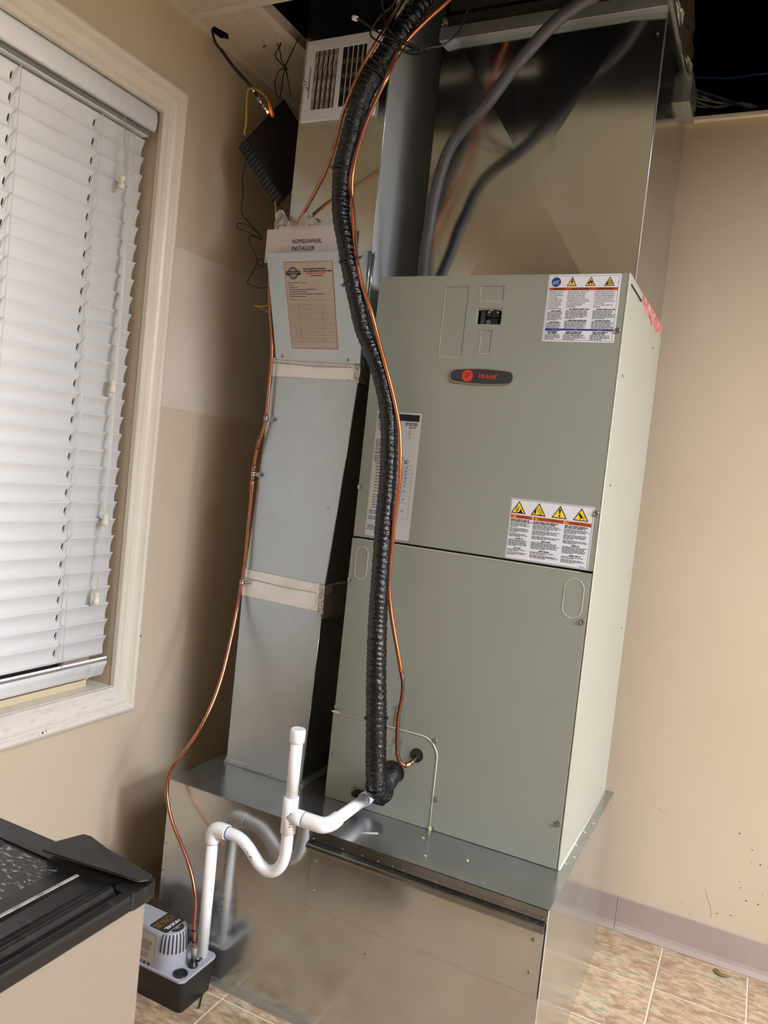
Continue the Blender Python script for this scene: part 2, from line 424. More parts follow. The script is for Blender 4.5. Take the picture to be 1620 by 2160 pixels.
screw_me = None
def screw(loc, parent, axis=(0, -1, 0), r=0.0055):
    """hex washer-head screw"""
    global screw_me
    if screw_me is None:
        g = G(); g.lathe((0, 0, 0), [(1.25, 0), (1.3, 0.12), (1.2, 0.25), (0.85, 0.3)], 'screw', 18)
        g.lathe((0, 0, 0.3), [(0.85, 0), (0.85, 0.55), (0.6, 0.62), (0.5, 0.45)], 'screw', 6, smooth=False)
        o = g.build('screw_head'); screw_me = o.data; bpy.data.objects.remove(o)
    o = bpy.data.objects.new('screw', screw_me); col.objects.link(o); o.parent = parent
    o.location = Vector(loc)-wpos(parent)+Vector(axis)*r*0.42
    o.rotation_euler = Vector(axis).to_track_quat('Z', 'Y').to_euler(); o.scale = (r*0.8, r*0.8, r*0.8)
    return o

CURVES = {
    'hose': [(0.749,-0.765,0.545),(0.745,-0.79,0.562),(0.744,-0.81,0.59),(0.739,-0.815,0.641),(0.727,-0.815,0.751),(0.712,-0.81,0.86),(0.698,-0.8,0.968),(0.688,-0.79,1.079),(0.678,-0.78,1.19),(0.672,-0.77,1.303),(0.661,-0.77,1.415),(0.649,-0.77,1.47),(0.631,-0.775,1.525),(0.607,-0.78,1.58),(0.578,-0.79,1.633),(0.562,-0.8,1.687),(0.547,-0.81,1.74),(0.534,-0.82,1.793),(0.519,-0.825,1.848),(0.505,-0.83,1.902),(0.5,-0.83,1.957),(0.501,-0.835,2.01),(0.515,-0.84,2.062),(0.528,-0.845,2.112),(0.543,-0.85,2.162),(0.568,-0.845,2.214),(0.599,-0.835,2.269),(0.623,-0.82,2.325),(0.65,-0.8,2.385),(0.682,-0.77,2.46),(0.697,-0.72,2.573)],
    'liquid_line': [(0.755,-0.75,2.469),(0.708,-0.79,2.381),(0.673,-0.81,2.336),(0.639,-0.83,2.287),(0.617,-0.845,2.242),(0.608,-0.855,2.196),(0.591,-0.86,2.154),(0.571,-0.855,2.117),(0.554,-0.85,2.079),(0.542,-0.845,2.04),(0.532,-0.84,1.999),(0.531,-0.835,1.959),(0.535,-0.83,1.917),(0.548,-0.825,1.831),(0.569,-0.815,1.747),(0.596,-0.805,1.686),(0.614,-0.795,1.633),(0.634,-0.79,1.579),(0.655,-0.785,1.525),(0.674,-0.78,1.471),(0.692,-0.78,1.416),(0.701,-0.78,1.361),(0.706,-0.78,1.306),(0.707,-0.78,1.25),(0.705,-0.78,1.194),(0.706,-0.78,1.137),(0.706,-0.78,1.081),(0.709,-0.78,1.036),(0.724,-0.78,0.971),(0.748,-0.78,0.896),(0.764,-0.78,0.845)],
    'liquid_bare': [(0.764,-0.78,0.845),(0.771,-0.78,0.821),(0.773,-0.78,0.788),(0.769,-0.78,0.741),(0.771,-0.78,0.696),(0.776,-0.78,0.657),(0.784,-0.775,0.632),(0.796,-0.765,0.625),(0.805,-0.75,0.632),(0.806,-0.722,0.64)],
    'drain_tube': [(0.394,-0.974,0.106),(0.39,-0.974,0.151),(0.385,-0.974,0.19),(0.38,-0.972,0.246),(0.359,-0.965,0.294),(0.323,-0.955,0.337),(0.271,-0.945,0.389),(0.239,-0.935,0.436),(0.227,-0.93,0.48),(0.234,-0.925,0.516),(0.252,-0.91,0.553),(0.273,-0.88,0.611),(0.278,-0.84,0.677),(0.27,-0.8,0.741),(0.256,-0.76,0.821),(0.244,-0.73,0.891),(0.243,-0.72,0.955),(0.247,-0.718,1.007),(0.245,-0.715,1.135),(0.245,-0.715,1.212),(0.244,-0.715,1.263),(0.247,-0.715,1.315),(0.255,-0.715,1.36),(0.265,-0.715,1.392),(0.269,-0.715,1.43),(0.268,-0.715,1.518),(0.268,-0.715,1.581),(0.26,-0.715,1.643),(0.245,-0.715,1.718),(0.238,-0.715,1.805),(0.272,-0.712,1.867),(0.317,-0.715,1.94),(0.366,-0.735,1.994),(0.413,-0.765,2.038),(0.453,-0.8,2.084),(0.481,-0.83,2.124),(0.52,-0.86,2.171),(0.55,-0.865,2.228),(0.581,-0.865,2.276),(0.599,-0.84,2.341),(0.611,-0.79,2.428),(0.621,-0.75,2.504)],
    'conduit': [(0.661,-0.675,1.785),(0.663,-0.675,1.803),(0.669,-0.69,1.85),(0.677,-0.7,1.894),(0.684,-0.71,1.945),(0.694,-0.72,1.983),(0.71,-0.73,2.042),(0.743,-0.745,2.095),(0.817,-0.765,2.15),(0.871,-0.78,2.21),(0.919,-0.785,2.257),(0.958,-0.785,2.296),(1.006,-0.78,2.33),(1.064,-0.76,2.369),(1.117,-0.72,2.441)],
    'control_wire': [(0.708,-0.77,2.445),(0.665,-0.8,2.361),(0.639,-0.82,2.307),(0.624,-0.86,2.241),(0.606,-0.875,2.164),(0.575,-0.87,2.102),(0.555,-0.865,2.048),(0.54,-0.86,1.998),(0.534,-0.855,1.957),(0.543,-0.855,1.935),(0.549,-0.85,1.915),(0.556,-0.845,1.873),(0.559,-0.84,1.831),(0.568,-0.83,1.779)],
    'coax': [(0.02,-0.78,2.437),(0.029,-0.775,2.396),(0.045,-0.755,2.371),(0.073,-0.735,2.336),(0.097,-0.715,2.312),(0.11,-0.705,2.298)],
    'connector': [(0.11,-0.705,2.298),(0.126,-0.695,2.275),(0.136,-0.685,2.259),(0.144,-0.665,2.245)],
    'patch': [(0.153,-0.66,2.243),(0.144,-0.67,2.275),(0.12,-0.68,2.298),(0.111,-0.7,2.296),(0.1,-0.705,2.292),(0.103,-0.71,2.251),(0.107,-0.71,2.207),(0.105,-0.71,2.171)],
    'cord': [(0.094,-0.68,2.1),(0.072,-0.66,2.077),(0.072,-0.65,2.048),(0.063,-0.64,2.0),(0.062,-0.63,1.987),(0.077,-0.63,1.971),(0.113,-0.63,1.942),(0.145,-0.64,1.914),(0.123,-0.64,1.921),(0.075,-0.64,1.94),(0.055,-0.64,1.947),(0.047,-0.63,1.962),(0.065,-0.63,1.962),(0.104,-0.64,1.946),(0.15,-0.65,1.915),(0.144,-0.65,1.908),(0.114,-0.65,1.921),(0.107,-0.65,1.91),(0.118,-0.65,1.89),(0.141,-0.65,1.857),(0.148,-0.65,1.837),(0.166,-0.65,1.834),(0.159,-0.65,1.852),(0.146,-0.65,1.856),(0.137,-0.65,1.831),(0.12,-0.65,1.801),(0.118,-0.65,1.788),(0.146,-0.66,1.777),(0.171,-0.66,1.772),(0.208,-0.68,1.769)],
    'patch_low': [(0.195,-0.665,2.004),(0.197,-0.665,1.995),(0.204,-0.67,1.976),(0.218,-0.68,1.934),(0.234,-0.68,1.877)],
    'zip_a': [(0.233,-0.7,1.717),(0.213,-0.7,1.713),(0.184,-0.7,1.715)],
    'zip_b': [(0.192,-0.7,1.713),(0.214,-0.7,1.706),(0.234,-0.7,1.695)],
    'tie_a': [(0.166,-0.68,2.433),(0.175,-0.68,2.413),(0.159,-0.68,2.39),(0.177,-0.68,2.367),(0.194,-0.68,2.351),(0.208,-0.68,2.322),(0.209,-0.66,2.281)],
    'tie_b': [(0.228,-0.68,2.418),(0.216,-0.68,2.395),(0.201,-0.68,2.366),(0.194,-0.68,2.351),(0.177,-0.68,2.344),(0.16,-0.67,2.324),(0.159,-0.66,2.3),(0.172,-0.66,2.283)],
    'tie_c': [(0.117,-0.68,2.414),(0.136,-0.68,2.424),(0.155,-0.68,2.427),(0.173,-0.68,2.401),(0.181,-0.68,2.375),(0.194,-0.68,2.351),(0.177,-0.66,2.329),(0.175,-0.66,2.285)],
    'loop_a': [(0.522,-0.8,2.503),(0.57,-0.86,2.384),(0.603,-0.9,2.315),(0.621,-0.91,2.272),(0.653,-0.91,2.242),(0.69,-0.91,2.222),(0.713,-0.91,2.212),(0.697,-0.9,2.213),(0.661,-0.9,2.234),(0.6,-0.9,2.265),(0.554,-0.9,2.297),(0.539,-0.9,2.305)],
    'loop_b': [(0.595,-0.79,2.463),(0.604,-0.84,2.38),(0.62,-0.89,2.326),(0.601,-0.9,2.305),(0.587,-0.91,2.274),(0.584,-0.91,2.257),(0.608,-0.91,2.24),(0.656,-0.91,2.216),(0.702,-0.91,2.208),(0.725,-0.9,2.217),(0.748,-0.88,2.229),(0.769,-0.86,2.262),(0.773,-0.83,2.317),(0.766,-0.78,2.418)],
    'loop_c': [(0.653,-0.905,2.227),(0.675,-0.9,2.211),(0.713,-0.9,2.204),(0.712,-0.9,2.214),(0.673,-0.9,2.228)],
}
# ================================================================ THE SETTING
XR, YF, ZC, ZD = 8.4, -5.2, 2.417, 3.1          # room: right wall, front wall, ceiling, deck above
T = 0.2286
XZ = lambda y0: (lambda u, v, d: (u, y0-d, v))   # surface facing -y

# walls
g = G()
YZ = lambda u, v, d: (d, u, v)
g.grid_plate([YF-0.1, -2.0, -0.915, 0.9], [0, 0.668, 2.152, ZC+0.01], [(-2.0, -0.915, 0.668, 2.152)], YZ, -0.13, 0.0, 'wall')
wall_left = tag(g.build('wall_left'), kind='structure')
g = G(); g.prism([(-0.825, 1.418), (-0.60, 1.416), (-0.365, 1.414), (-0.001, 1.41), (-0.001, 1.862), (-0.406, 1.851), (-0.55, 1.846), (-0.62, 1.851), (-0.70, 1.843), (-0.78, 1.846), (-0.825, 1.841)],
                 lambda u, v, d: (d, u, v), -0.0005, 0.0012, 'patch')
g.build('unpainted_patch', wall_left)
g = G(); g.box(-0.13, 0.0, YF-0.1, 0.9, ZC+0.01, ZD, 'deck'); tag(g.build('wall_upper_left'), kind='structure')
g = G(); g.box(0.0005, XR-0.0005, 0, 0.12, 0, ZC, 'wall'); wall_back = tag(g.build('wall_back'), kind='structure')
g = G(); g.box(XR, XR+0.1, YF-0.1, 0.9, 0, ZD, 'farwall'); tag(g.build('wall_right'), kind='structure')
g = G(); g.box(0.0005, XR-0.0005, YF-0.1, YF, 0, ZD, 'farwall'); tag(g.build('wall_front'), kind='structure')
g = G(); g.box(-0.13, XR+0.1, 0.9, 1.0, 1.9, ZD, 'deck'); tag(g.build('wall_void_back'), kind='structure')
g = G(); g.box(-0.13, XR+0.1, YF-0.1, 1.0, ZD, ZD+0.1, 'deck')
for k in range(16): g.box(0.3+k*0.5, 0.34+k*0.5, YF, 0.9, ZD-0.18, ZD, 'deck')
tag(g.build('ceiling_deck'), kind='structure')
# marks on the back wall
for k, (x, z, r) in enumerate([(1.523, 0.389, .0022), (1.56, 0.352, .0018), (1.562, 0.316, .0013), (1.585, 0.317, .002), (1.456, 0.298, .001), (1.54, 0.252, .0012), (1.544, 0.236, .0018), (1.562, 0.204, .0022), (1.593, 0.204, .0022), (1.493, 0.142, .002), (1.528, 0.149, .002), (1.21, 2.173, .0014), (1.42, 0.296, .0009), (1.545, 0.19, .001), (1.60, 0.235, .0012), (1.197, 1.2, .001)]):
    g = G(); g.lathe((x, -0.0001, z), [(r, 0), (r*0.9, 0.0004)], 'mark', 10, 'y'); g.build('dark_spot', wall_back)
g = G()
for a, b, c, d_ in ((1.455, .20, 1.463, .178), (1.463, .178, 1.476, .15), (1.476, .15, 1.478, .125), (1.395, .147, 1.399, .135), (1.30, .396, 1.322, .391)):
    g.tube([(a, -0.0002, b), ((a+c)/2+.001, -0.0002, (b+d_)/2), (c, -0.0002, d_)], 0.0007, 'scuff', 6)
g.build('scuff_marks', wall_back)
g = G(); g.box(0.0005, XR-0.001, -0.012, 0.12, ZC, ZC+0.003, 'tbar'); g.box(0.0005, XR-0.001, -0.016, 0.0, ZC-0.009, ZC+0.0005, 'trimw')
tag(g.build('trim_1'), kind='structure')
g = G(); g.box(0.9, XR-0.001, 0.0, 0.12, ZC+0.0035, ZC+0.018, 'deck'); tag(g.build('trim_2'), kind='structure')

# baseboards
def cove(x0, x1):
    g = G(); g.prism([(0, 0.0), (-0.016, 0.0), (-0.0165, 0.002), (-0.008, 0.014), (-0.0045, 0.024), (-0.0035, 0.1), (-0.0015, 0.1016), (0, 0.1016)], lambda u, v, d: (d, u-0.0003, v), x0, x1, 'cove'); return g
bb = struct_empty('baseboard_back', (1.5, 0, 0))
cove(0.02, 1.2183).build('vinyl_strip', bb); cove(1.2195, XR-0.02).build('vinyl_strip', bb)
g = G(); g.prism([(0, 0), (0.012, 0), (0.005, 0.02), (0.0035, 0.1016), (0, 0.1016)], lambda u, v, d: (u+0.0003, d, v), YF+0.02, -0.02, 'cove')
tag(g.build('baseboard_left'), kind='structure')

# floor: sheet of grout, tiles laid on it one by one
g = G(); g.box(-0.1, XR+0.1, YF-0.1, 0.1, -0.05, -0.0015, 'grout')
floor = tag(g.build('floor'), kind='structure')
x0t, y0t = 1.363-6*T, -0.2344-10*T
def tile_g(xa, xb, ya, yb, g=None):
    g = g or G(); q = 0.0026
    g.prism([(xa+q, ya+q), (xb-q, ya+q), (xb-q, yb-q), (xa+q, yb-q)], lambda u, v, d: (u, v, d), -0.0015, -0.0005, 'ftile')
    g.prism([(xa+q+.0006, ya+q+.0006), (xb-q-.0006, ya+q+.0006), (xb-q-.0006, yb-q-.0006), (xa+q+.0006, yb-q-.0006)], lambda u, v, d: (u, v, d), -0.0005, 0.0, 'ftile')
    return g
tile_src = None; rest = G()
for i in range(-1, 38):
    for j in range(-14, 13):
        xa, ya = x0t+i*T, y0t+j*T; xb, yb = xa+T, ya+T
        xa, xb, ya, yb = max(xa, 0.0), min(xb, XR), max(ya, YF), min(yb, 0.0)
        if xb-xa < 0.02 or yb-ya < 0.02: continue
        full = abs(xb-xa-T) < 1e-4 and abs(yb-ya-T) < 1e-4
        near = xa < 2.2 and ya > -1.75
        if not near: tile_g(xa, xb, ya, yb, rest)
        elif full:
            if tile_src is None: tile_src = tile_g(xa, xb, ya, yb).build('floor_tile', floor)
            else: inst(tile_src, ((xa+xb)/2, (ya+yb)/2, -0.00075), floor)
        else: tile_g(xa, xb, ya, yb).build('floor_tile', floor)
tag(rest.build('floor_tiles', floor), kind='stuff')

# ceiling grid, tiles and lamps
CX = [0.0, 0.211]+[0.211+0.6096*k for k in range(1, 14)]; CX = [c for c in CX if c < XR-0.05]+[XR]
CY = [0.0, -0.24, -0.85]+[-0.85-0.6096*k for k in range(1, 8)]; CY = [c for c in CY if c > YF+0.05]+[YF]
g = G()
def is_open(i, j):      # cell with its tile taken out
    xc, yc = (CX[i]+CX[i+1])/2, (CY[j]+CY[j+1])/2
    return xc > 0.211 and xc < 2.04 and yc > -1.4596
def hbar(xa, xb, y): g.box(xa, xb, y-0.012, y+0.012, ZC, ZC+0.0015, 'tbar'); g.box(xa, xb, y-0.0012, y+0.0012, ZC+0.0015, ZC+0.035, 'tbar')
def vbar(ya, yb, x): g.box(x-0.012, x+0.012, ya, yb, ZC, ZC+0.0015, 'tbar'); g.box(x-0.0012, x+0.0012, ya, yb, ZC+0.0015, ZC+0.038, 'tbar')
for j in range(1, len(CY)-1):
    for i in range(len(CX)-1):
        if is_open(i, j-1) and is_open(i, j) and not (i == 1 and j == 2): continue
        hbar(CX[i]+(0.012 if i else 0.02), CX[i+1]-0.012, CY[j])
for i in range(1, len(CX)-1):
    for j in range(len(CY)-1):
        if is_open(i-1, j) and is_open(i, j): continue
        vbar(CY[j+1]+1e-4, CY[j]-1e-4, CX[i])
g.box(0, 0.022, YF, -0.0, ZC, ZC+0.0015, 'tbar'); g.box(XR-0.022, XR, YF, 0, ZC, ZC+0.0015, 'tbar')
g.box(0.012, XR-0.022, YF, YF+0.022, ZC, ZC+0.0015, 'tbar')
ceiling = tag(g.build('ceiling'), kind='structure')
lamp_cells = []
ctsrc = None
for i in range(len(CX)-1):
    for j in range(len(CY)-1):
        if is_open(i, j): continue
        xa, xb, ya, yb = CX[i]+0.002, CX[i+1]-0.002, CY[j+1]+0.002, CY[j]-0.002
        xc, yc = (xa+xb)/2, (ya+yb)/2
        if any(abs(xc-l[0][0]) < 0.62 and abs(yc-l[0][1]) < 0.31 for l in LAMP): continue
        g = G()
        if i == 0 and j == 1:      # the cut tile with the ragged cable hole
            pl = [(0.036+0.019*math.cos(a)*(1+0.2*math.sin(3*a)), -0.765+0.029*math.sin(a)*(1+0.15*math.cos(5*a))) for a in [2*PI*k/16 for k in range(16)]]
            oc = [(xa, ya), (xb, ya), (xb, yb), (xa, yb)]
            me_v = [(u, v, ZC+0.0017) for u, v in oc+pl]+[(u, v, ZC+0.016) for u, v in oc+pl]
            fs = []
            order = sorted(range(16), key=lambda k: 2*PI*k/16)
            # fan the ring out to the four corners
            corner = lambda a: 2 if a < PI/2 else 3 if a < PI else 0 if a < 1.5*PI else 1
            for lay in (0, 20):
                for k in range(16):
                    a = 2*PI*(k+0.5)/16; c = corner(a)
                    fs.append((lay+4+k, lay+4+(k+1) % 16, lay+c))
                for k, (c0, c1) in ((4, (2, 3)), (8, (3, 0)), (12, (0, 1)), (0, (1, 2))): fs.append((lay+4+k, lay+c0, lay+c1))
            g.add(me_v, [(4+k, 4+(k+1) % 16, 24+(k+1) % 16, 24+k) for k in range(16)], 'gapshade')  # sides of the hole painted black for the shade inside
            for k in range(4): fs.append((k, (k+1) % 4, 20+(k+1) % 4, 20+k))
            g.add(me_v, fs, 'ctile'); g.build('ceiling_tile', ceiling); continue
        g.box(xa, xb, ya, yb, ZC+0.0017, ZC+0.016, 'ctile'); g.build('ceiling_tile', ceiling)

for xa, xb in ((0.225, 0.808), (0.834, 1.418), (1.444, 2.027)):      # unseen tiles added half over the opening, to shape the plenum's reflection
    g = G(); g.box(xa, xb, -1.448, -1.17, ZC+0.0017, ZC+0.016, 'ctile'); g.build('ceiling_tile', ceiling)
for (lx, ly), rad in LAMP:
    lt = thing('ceiling_light', (lx, ly, ZC), 'recessed ceiling light panel %s' % ('nearest the air handler' if lx < 3 else 'in the middle of the room' if lx < 6 else 'at the far right end of the room'), 'ceiling light', 'recessed light panels in the ceiling grid')
    g = G(); g.grid_plate([lx-.595, lx-.58, lx+.58, lx+.595], [ly-.29, ly-.275, ly+.275, ly+.29], [(lx-.58, lx+.58, ly-.275, ly+.275)], lambda u, v, d: (u, v, d), ZC+0.002, ZC+0.03, 'trimw'); g.build('frame', lt)
    g = G(); g.box(lx-.579, lx+.579, ly-.274, ly+.274, ZC+0.008, ZC+0.012, 'lightp'); d = g.build('diffuser', lt)
    m = M['lightp'].copy(); m.node_tree.nodes['Principled BSDF'].inputs['Emission Strength'].default_value = rad; d.data.materials[0] = m
    g = G(); g.box(lx-.595, lx+.595, ly-.29, ly+.29, ZC+0.031, ZC+0.06, 'trimw'); g.build('housing', lt)

# window: casing with mitred corners, jamb, sash and dark glass
win = struct_empty('window_1', (0, -1.45, 0.67))
prof = [(0.0, 0.0), (0.0, 0.013), (0.003, 0.017), (0.009, 0.017), (0.012, 0.008), (0.017, 0.008), (0.021, 0.0135), (0.034, 0.0145), (0.040, 0.0185), (0.048, 0.0185), (0.053, 0.0150), (0.058, 0.0235), (0.067, 0.0250), (0.074, 0.022), (0.078, 0.016), (0.078, 0.0)]
ya, yb, za, zb = -2.0, -0.918, 0.673, 2.148
def casing(c0, c1, o0, o1, nm, m='trimw'):
    """c: inner corners, o: outward diagonal signs"""
    g = G(); n = len(prof)
    vs = [(h+0.0002, c[0]+o[0]*w_, c[1]+o[1]*w_) for c, o in ((c0, o0), (c1, o1)) for w_, h in prof]
    fs = [tuple(range(n)), tuple(range(n, 2*n))]+[(k, (k+1) % n, n+(k+1) % n, n+k) for k in range(n)]
    g.add(vs, fs, m); g.build(nm, win)
casing((yb, za), (yb, zb), (1, -1), (1, 1), 'casing_board'); casing((ya, zb), (yb, zb), (-1, 1), (1, 1), 'casing_board')
casing((ya, za), (yb, za), (-1, -1), (1, -1), 'casing_board', 'sill'); casing((ya, za), (ya, zb), (-1, -1), (-1, 1), 'casing_board')
g = G(); g.box(-0.125, 0.0, -0.9165, -0.9149, .668, 2.152, 'wall'); g.build('jamb', win)
g = G(); g.box(-0.125, 0.004, -2.0, -0.9165, .6682, .674, 'sill'); g.build('sill_board', win, bevel=.001)
g = G(); g.grid_plate([-2.0, -1.96, -1.0, -0.9165], [.674, .70, 2.11, 2.15], [(-1.96, -1.0, .70, 2.11)], lambda u, v, d: (d, u, v), -0.12, -0.085, 'sash'); g.build('sash_frame', win)
g = G(); g.box(-0.108, -0.102, -1.98, -0.95, .69, 2.12, 'glass'); g.build('pane', win)
g = G(); g.box(-0.050, -0.034, -1.9, -0.968, .6742, .692, 'sash'); g.build('stop_bar', win, bevel=.001)
g = G(); g.prism([(-.060+.006*math.cos(a), .6805+.006*math.sin(a)) for a in [k*PI/5 for k in range(10)]], lambda u, v, d: (u, d, v), -1.9, -0.952, 'trimw'); g.build('spline_rod', win)
# knocks in the casing
g = G()
for y, z, r in ((-.846, .80, .0028), (-.853, .802, .0012), (-1.145, .612, .003), (-1.155, .61, .0014), (-1.135, .613, .0016)): g.lathe((0.0245, y, z), [(r, -.002), (r*.8, .0004)], 'mark', 8, 'x')
g.build('paint_chips', win)

# ================================================================ WINDOW BLIND
bl = thing('window_blind', (-.02, -1.45, .70), 'white two-inch slat blind closed over the window in the left wall', 'blind')
ye, yw = -0.931, -1.985
BX = lambda z: .014*(1-(z-.74)/1.34)-.002      # the blind hangs a little proud of the sill at its foot
g = G(); g.prism([(-.062, 2.148), (-.002, 2.148), (.004, 2.138), (.007, 2.120), (.005, 2.100), (.001, 2.094), (-.006, 2.0925), (-.006, 2.096), (-.001, 2.102), (.0, 2.13), (-.01, 2.142), (-.062, 2.142)], lambda u, v, d: (u, d, v), yw, ye, 'blind', True); g.build('valance', bl)
g = G(); g.prism([(-.060, 2.083), (-.013, 2.083), (-.013, 2.094), (-.008, 2.100), (-.008, 2.138), (-.06, 2.138)], lambda u, v, d: (u, d, v), yw+.004, ye-.004, 'grey_edge')
g.box(-.050, -.016, yw+.004, ye-.004, 2.0815, 2.083, 'blind'); g.build('headrail', bl)
# slats: curved, top edge toward the room
pz = 0.0437; Z0 = 0.782; NS = 30
def slat_prof(z, tilt=0.0):
    out = []
    n = 8; tk = 0.0026
    for s_ in (0, 1):
        for k in range(n+1):
            t = k/n if s_ == 0 else 1-k/n
            zz = z+0.0255-0.051*t
            xx = -0.026-0.0085*t-0.0058*math.sin(PI*t)+tilt*(t-.5)
            out.append((xx+BX(z)-(tk if s_ else 0), zz))
    return out
g = G(); g.prism(slat_prof(Z0), lambda u, v, d: (u, d, v), yw, ye, 'blind', True); s0 = g.build('slat', bl)
zc0 = wpos(s0).z
for k in range(1, NS): inst(s0, (wpos(s0).x-BX(Z0)+BX(Z0+k*pz), wpos(s0).y, zc0+k*pz), bl)
g = G(); g.prism([(-.020, .752), (-.017, .748), (-.050, .728), (-.052, .731)], lambda u, v, d: (u+.009, d, v), yw, ye+.002, 'blind'); g.build('slat', bl)
g = G(); g.prism([(-.020, .741), (-.016, .737), (-.022, .725), (-.028, .706), (-.030, .701), (-.040, .699), (-.048, .703), (-.044, .722)], lambda u, v, d: (u+.009, d, v), yw, ye+.002, 'blind', True); g.build('bottom_rail', bl)
slots = G()
for yc in (-1.078, -1.303, -1.84):
    g = G(); g.tube([(-.020, yc, 2.083), (-.012, yc-.001, 1.4), (-.005, yc+.001, .745)], .0009, 'cordw', 6)
    for k in range(NS):
        z = Z0+k*pz
        g.tube([(-.0195+BX(z), yc, z+.026), (-.030+BX(z), yc-.006, z+.008), (-.036+BX(z), yc-.008, z-.010)], .0009, 'cordw', 5)
        if yc > -1.2 or True:
            for dz, hh in ((.002, .007), ):
                slots.prism(disc_poly(yc-.0105, z+.003, .0021, .0085, 10), lambda u, v, d: (BX(z)-.026-.0085*(.5-(v-z)/.051)-.0058*math.sin(PI*(.5-(v-z)/.051))+d, u, v), -.0002, .0004, 'slot')
    g.build('ladder_cord', bl)
tag(slots.build('cord_slots', bl), kind='stuff')
for yc, zt, xo in ((-1.018, 1.947, -.006), (-.996, 1.456, -.001), (-.985, 1.122, .002), (-.996, .925, .005)):
    ys = -1.022 if zt > 1.8 else -.985
    g = G()
    for o_ in (-.0022, .0022): g.tube([(-.012, ys+o_, 2.083), (xo-.003, (ys*2+yc)/3+o_, zt+.2), (xo, yc+o_*.3, zt)], .0008, 'cordw', 6)
    g.build('lift_cord', bl)
    g = G(); g.lathe((xo, yc, zt-.026), [(.0045, 0), (.0085, .002), (.0095, .008), (.0085, .013), (.0055, .018), (.0065, .022), (.008, .027), (.0078, .030), (.004, .032)], 'tassel', 16); g.build('tassel', bl)
g = G(); g.tube(smooth_path([(-.004, -1.062, .735), (.001, -1.03, .739), (.003, -1.0, .744), (.005, -.985, .735), (.003, -.99, .715), (-.002, -1.02, .70)], 5), .0008, 'cordw', 6); g.build('loose_thread', bl)
# ================================================================ RETURN AIR BOX UNDER THE AIR HANDLER
PX0, PX1, PYF, PYB, PZ = 0.206, 1.191, -0.895, -0.1665, 0.472
AX0, AX1, AYF, AYB, AZ1 = 0.571, 1.167, -0.725, -0.171, 1.782
pb = thing('return_air_box', ((PX0+PX1)/2, (PYF+PYB)/2, 0), 'wide galvanized steel box on the floor that the grey air handler stands on', 'duct box')
g = G(); g.box(PX0, PX1, PYF, PYB, 0.0, PZ-0.0012, 'galv'); g.build('shell', pb, bevel=.0012, bseg=1)
g = G(); g.box(PX0-.0008, PX1+.0008, PYF-.001, PYB, PZ-0.0012, PZ, 'galv_top'); g.build('top_sheet', pb)
g = G(); g.box(.640, 1.186, PYF-.0022, PYF-.0001, .289, .424, 'galv'); dp = g.build('access_plate', pb)
for x, z in ((.656, .402), (1.166, .402), (1.166, .333), (.655, .333)): screw((x, PYF-.0022, z), pb, r=.0042)
# folded drip rail along the top of the front
g = G(); g.prism([(-.0001, .4555), (-.0035, .4555), (-.0045, .446), (-.016, .4425), (-.0185, .440), (-.0185, .434), (-.016, .432), (-.014, .4255), (-.0025, .4235), (-.0001, .4235)], lambda u, v, d: (d, PYF+u, v), .631, 1.187, 'galv_dark')
g.build('drip_rail', pb)
g = G(); g.box(.628, 1.1885, PYF-.0034, PYF-.0011, .4558, PZ-.0016, 'galv_dark'); g.build('folded_lip', pb)
g = G(); g.box(.634, 1.186, PYF-.0052, PYF-.0036, .4462, .4475, 'gapshade'); g.build('rail_seam', pb)
for x in (.643, .72, .77, .81, .845, .872, .95, 1.03, 1.06, 1.12, 1.182): screw((x, PYF-.0045, .4515), pb, r=.0021)
g = G(); g.box(1.1868, 1.1886, PYF-.0016, PYF-.0001, .285, .44, 'gapshade'); g.build('plate_gap', pb)
g = G(); g.box(PX0, PX1, PYF-.0014, PYF-.0001, 0.0, .021, 'galv_matte'); g.build('base_hem', pb)
for x, z in ((.216, .42), (.214, .305), (.213, .235), (.212, .16), (.62, .405), (.655, .262), (.80, .232)): screw((x, PYF, z), pb, r=.0024)
g = G(); g.tube([(AX1+.001, -.722, PZ+.001), (AX1+.0015, -.5, PZ+.0015), (AX1+.001, -.19, PZ+.001)], .0022, 'hem', 8); g.build('sealant_bead', pb)
rr = random.Random(4)
for k in range(9):
    g = G(); x, y = (rr.uniform(1.17, 1.187), rr.uniform(-.72, -.35)) if k < 6 else ((.862, -.775), (.985, -.81), (.90, -.85))[k-6]
    g.prism(disc_poly(x, y, rr.uniform(.0015, .004), rr.uniform(.001, .003), 7), lambda u, v, d: (u, v, d), PZ+.0001, PZ+.0018, 'debris'); tag(g.build('debris_crumb', None, base=True), 'tiny pale crumb on the narrow metal ledge right of the air handler' if k < 6 else ('pale crumb on the box top right below the access panel corner', 'pale crumb farthest right on the box top in front of the air handler', 'pale crumb nearest the front edge of the box top')[k-6], 'debris', 'crumbs on the right ledge' if k < 6 else None)
g = G(); g.tube([(.735, -.845, PZ+.001), (.768, -.822, PZ+.001)], .0008, 'white', 5); tag(g.build('debris_sliver'), 'thin white sliver lying on the galvanized box below the drain slot', 'debris')

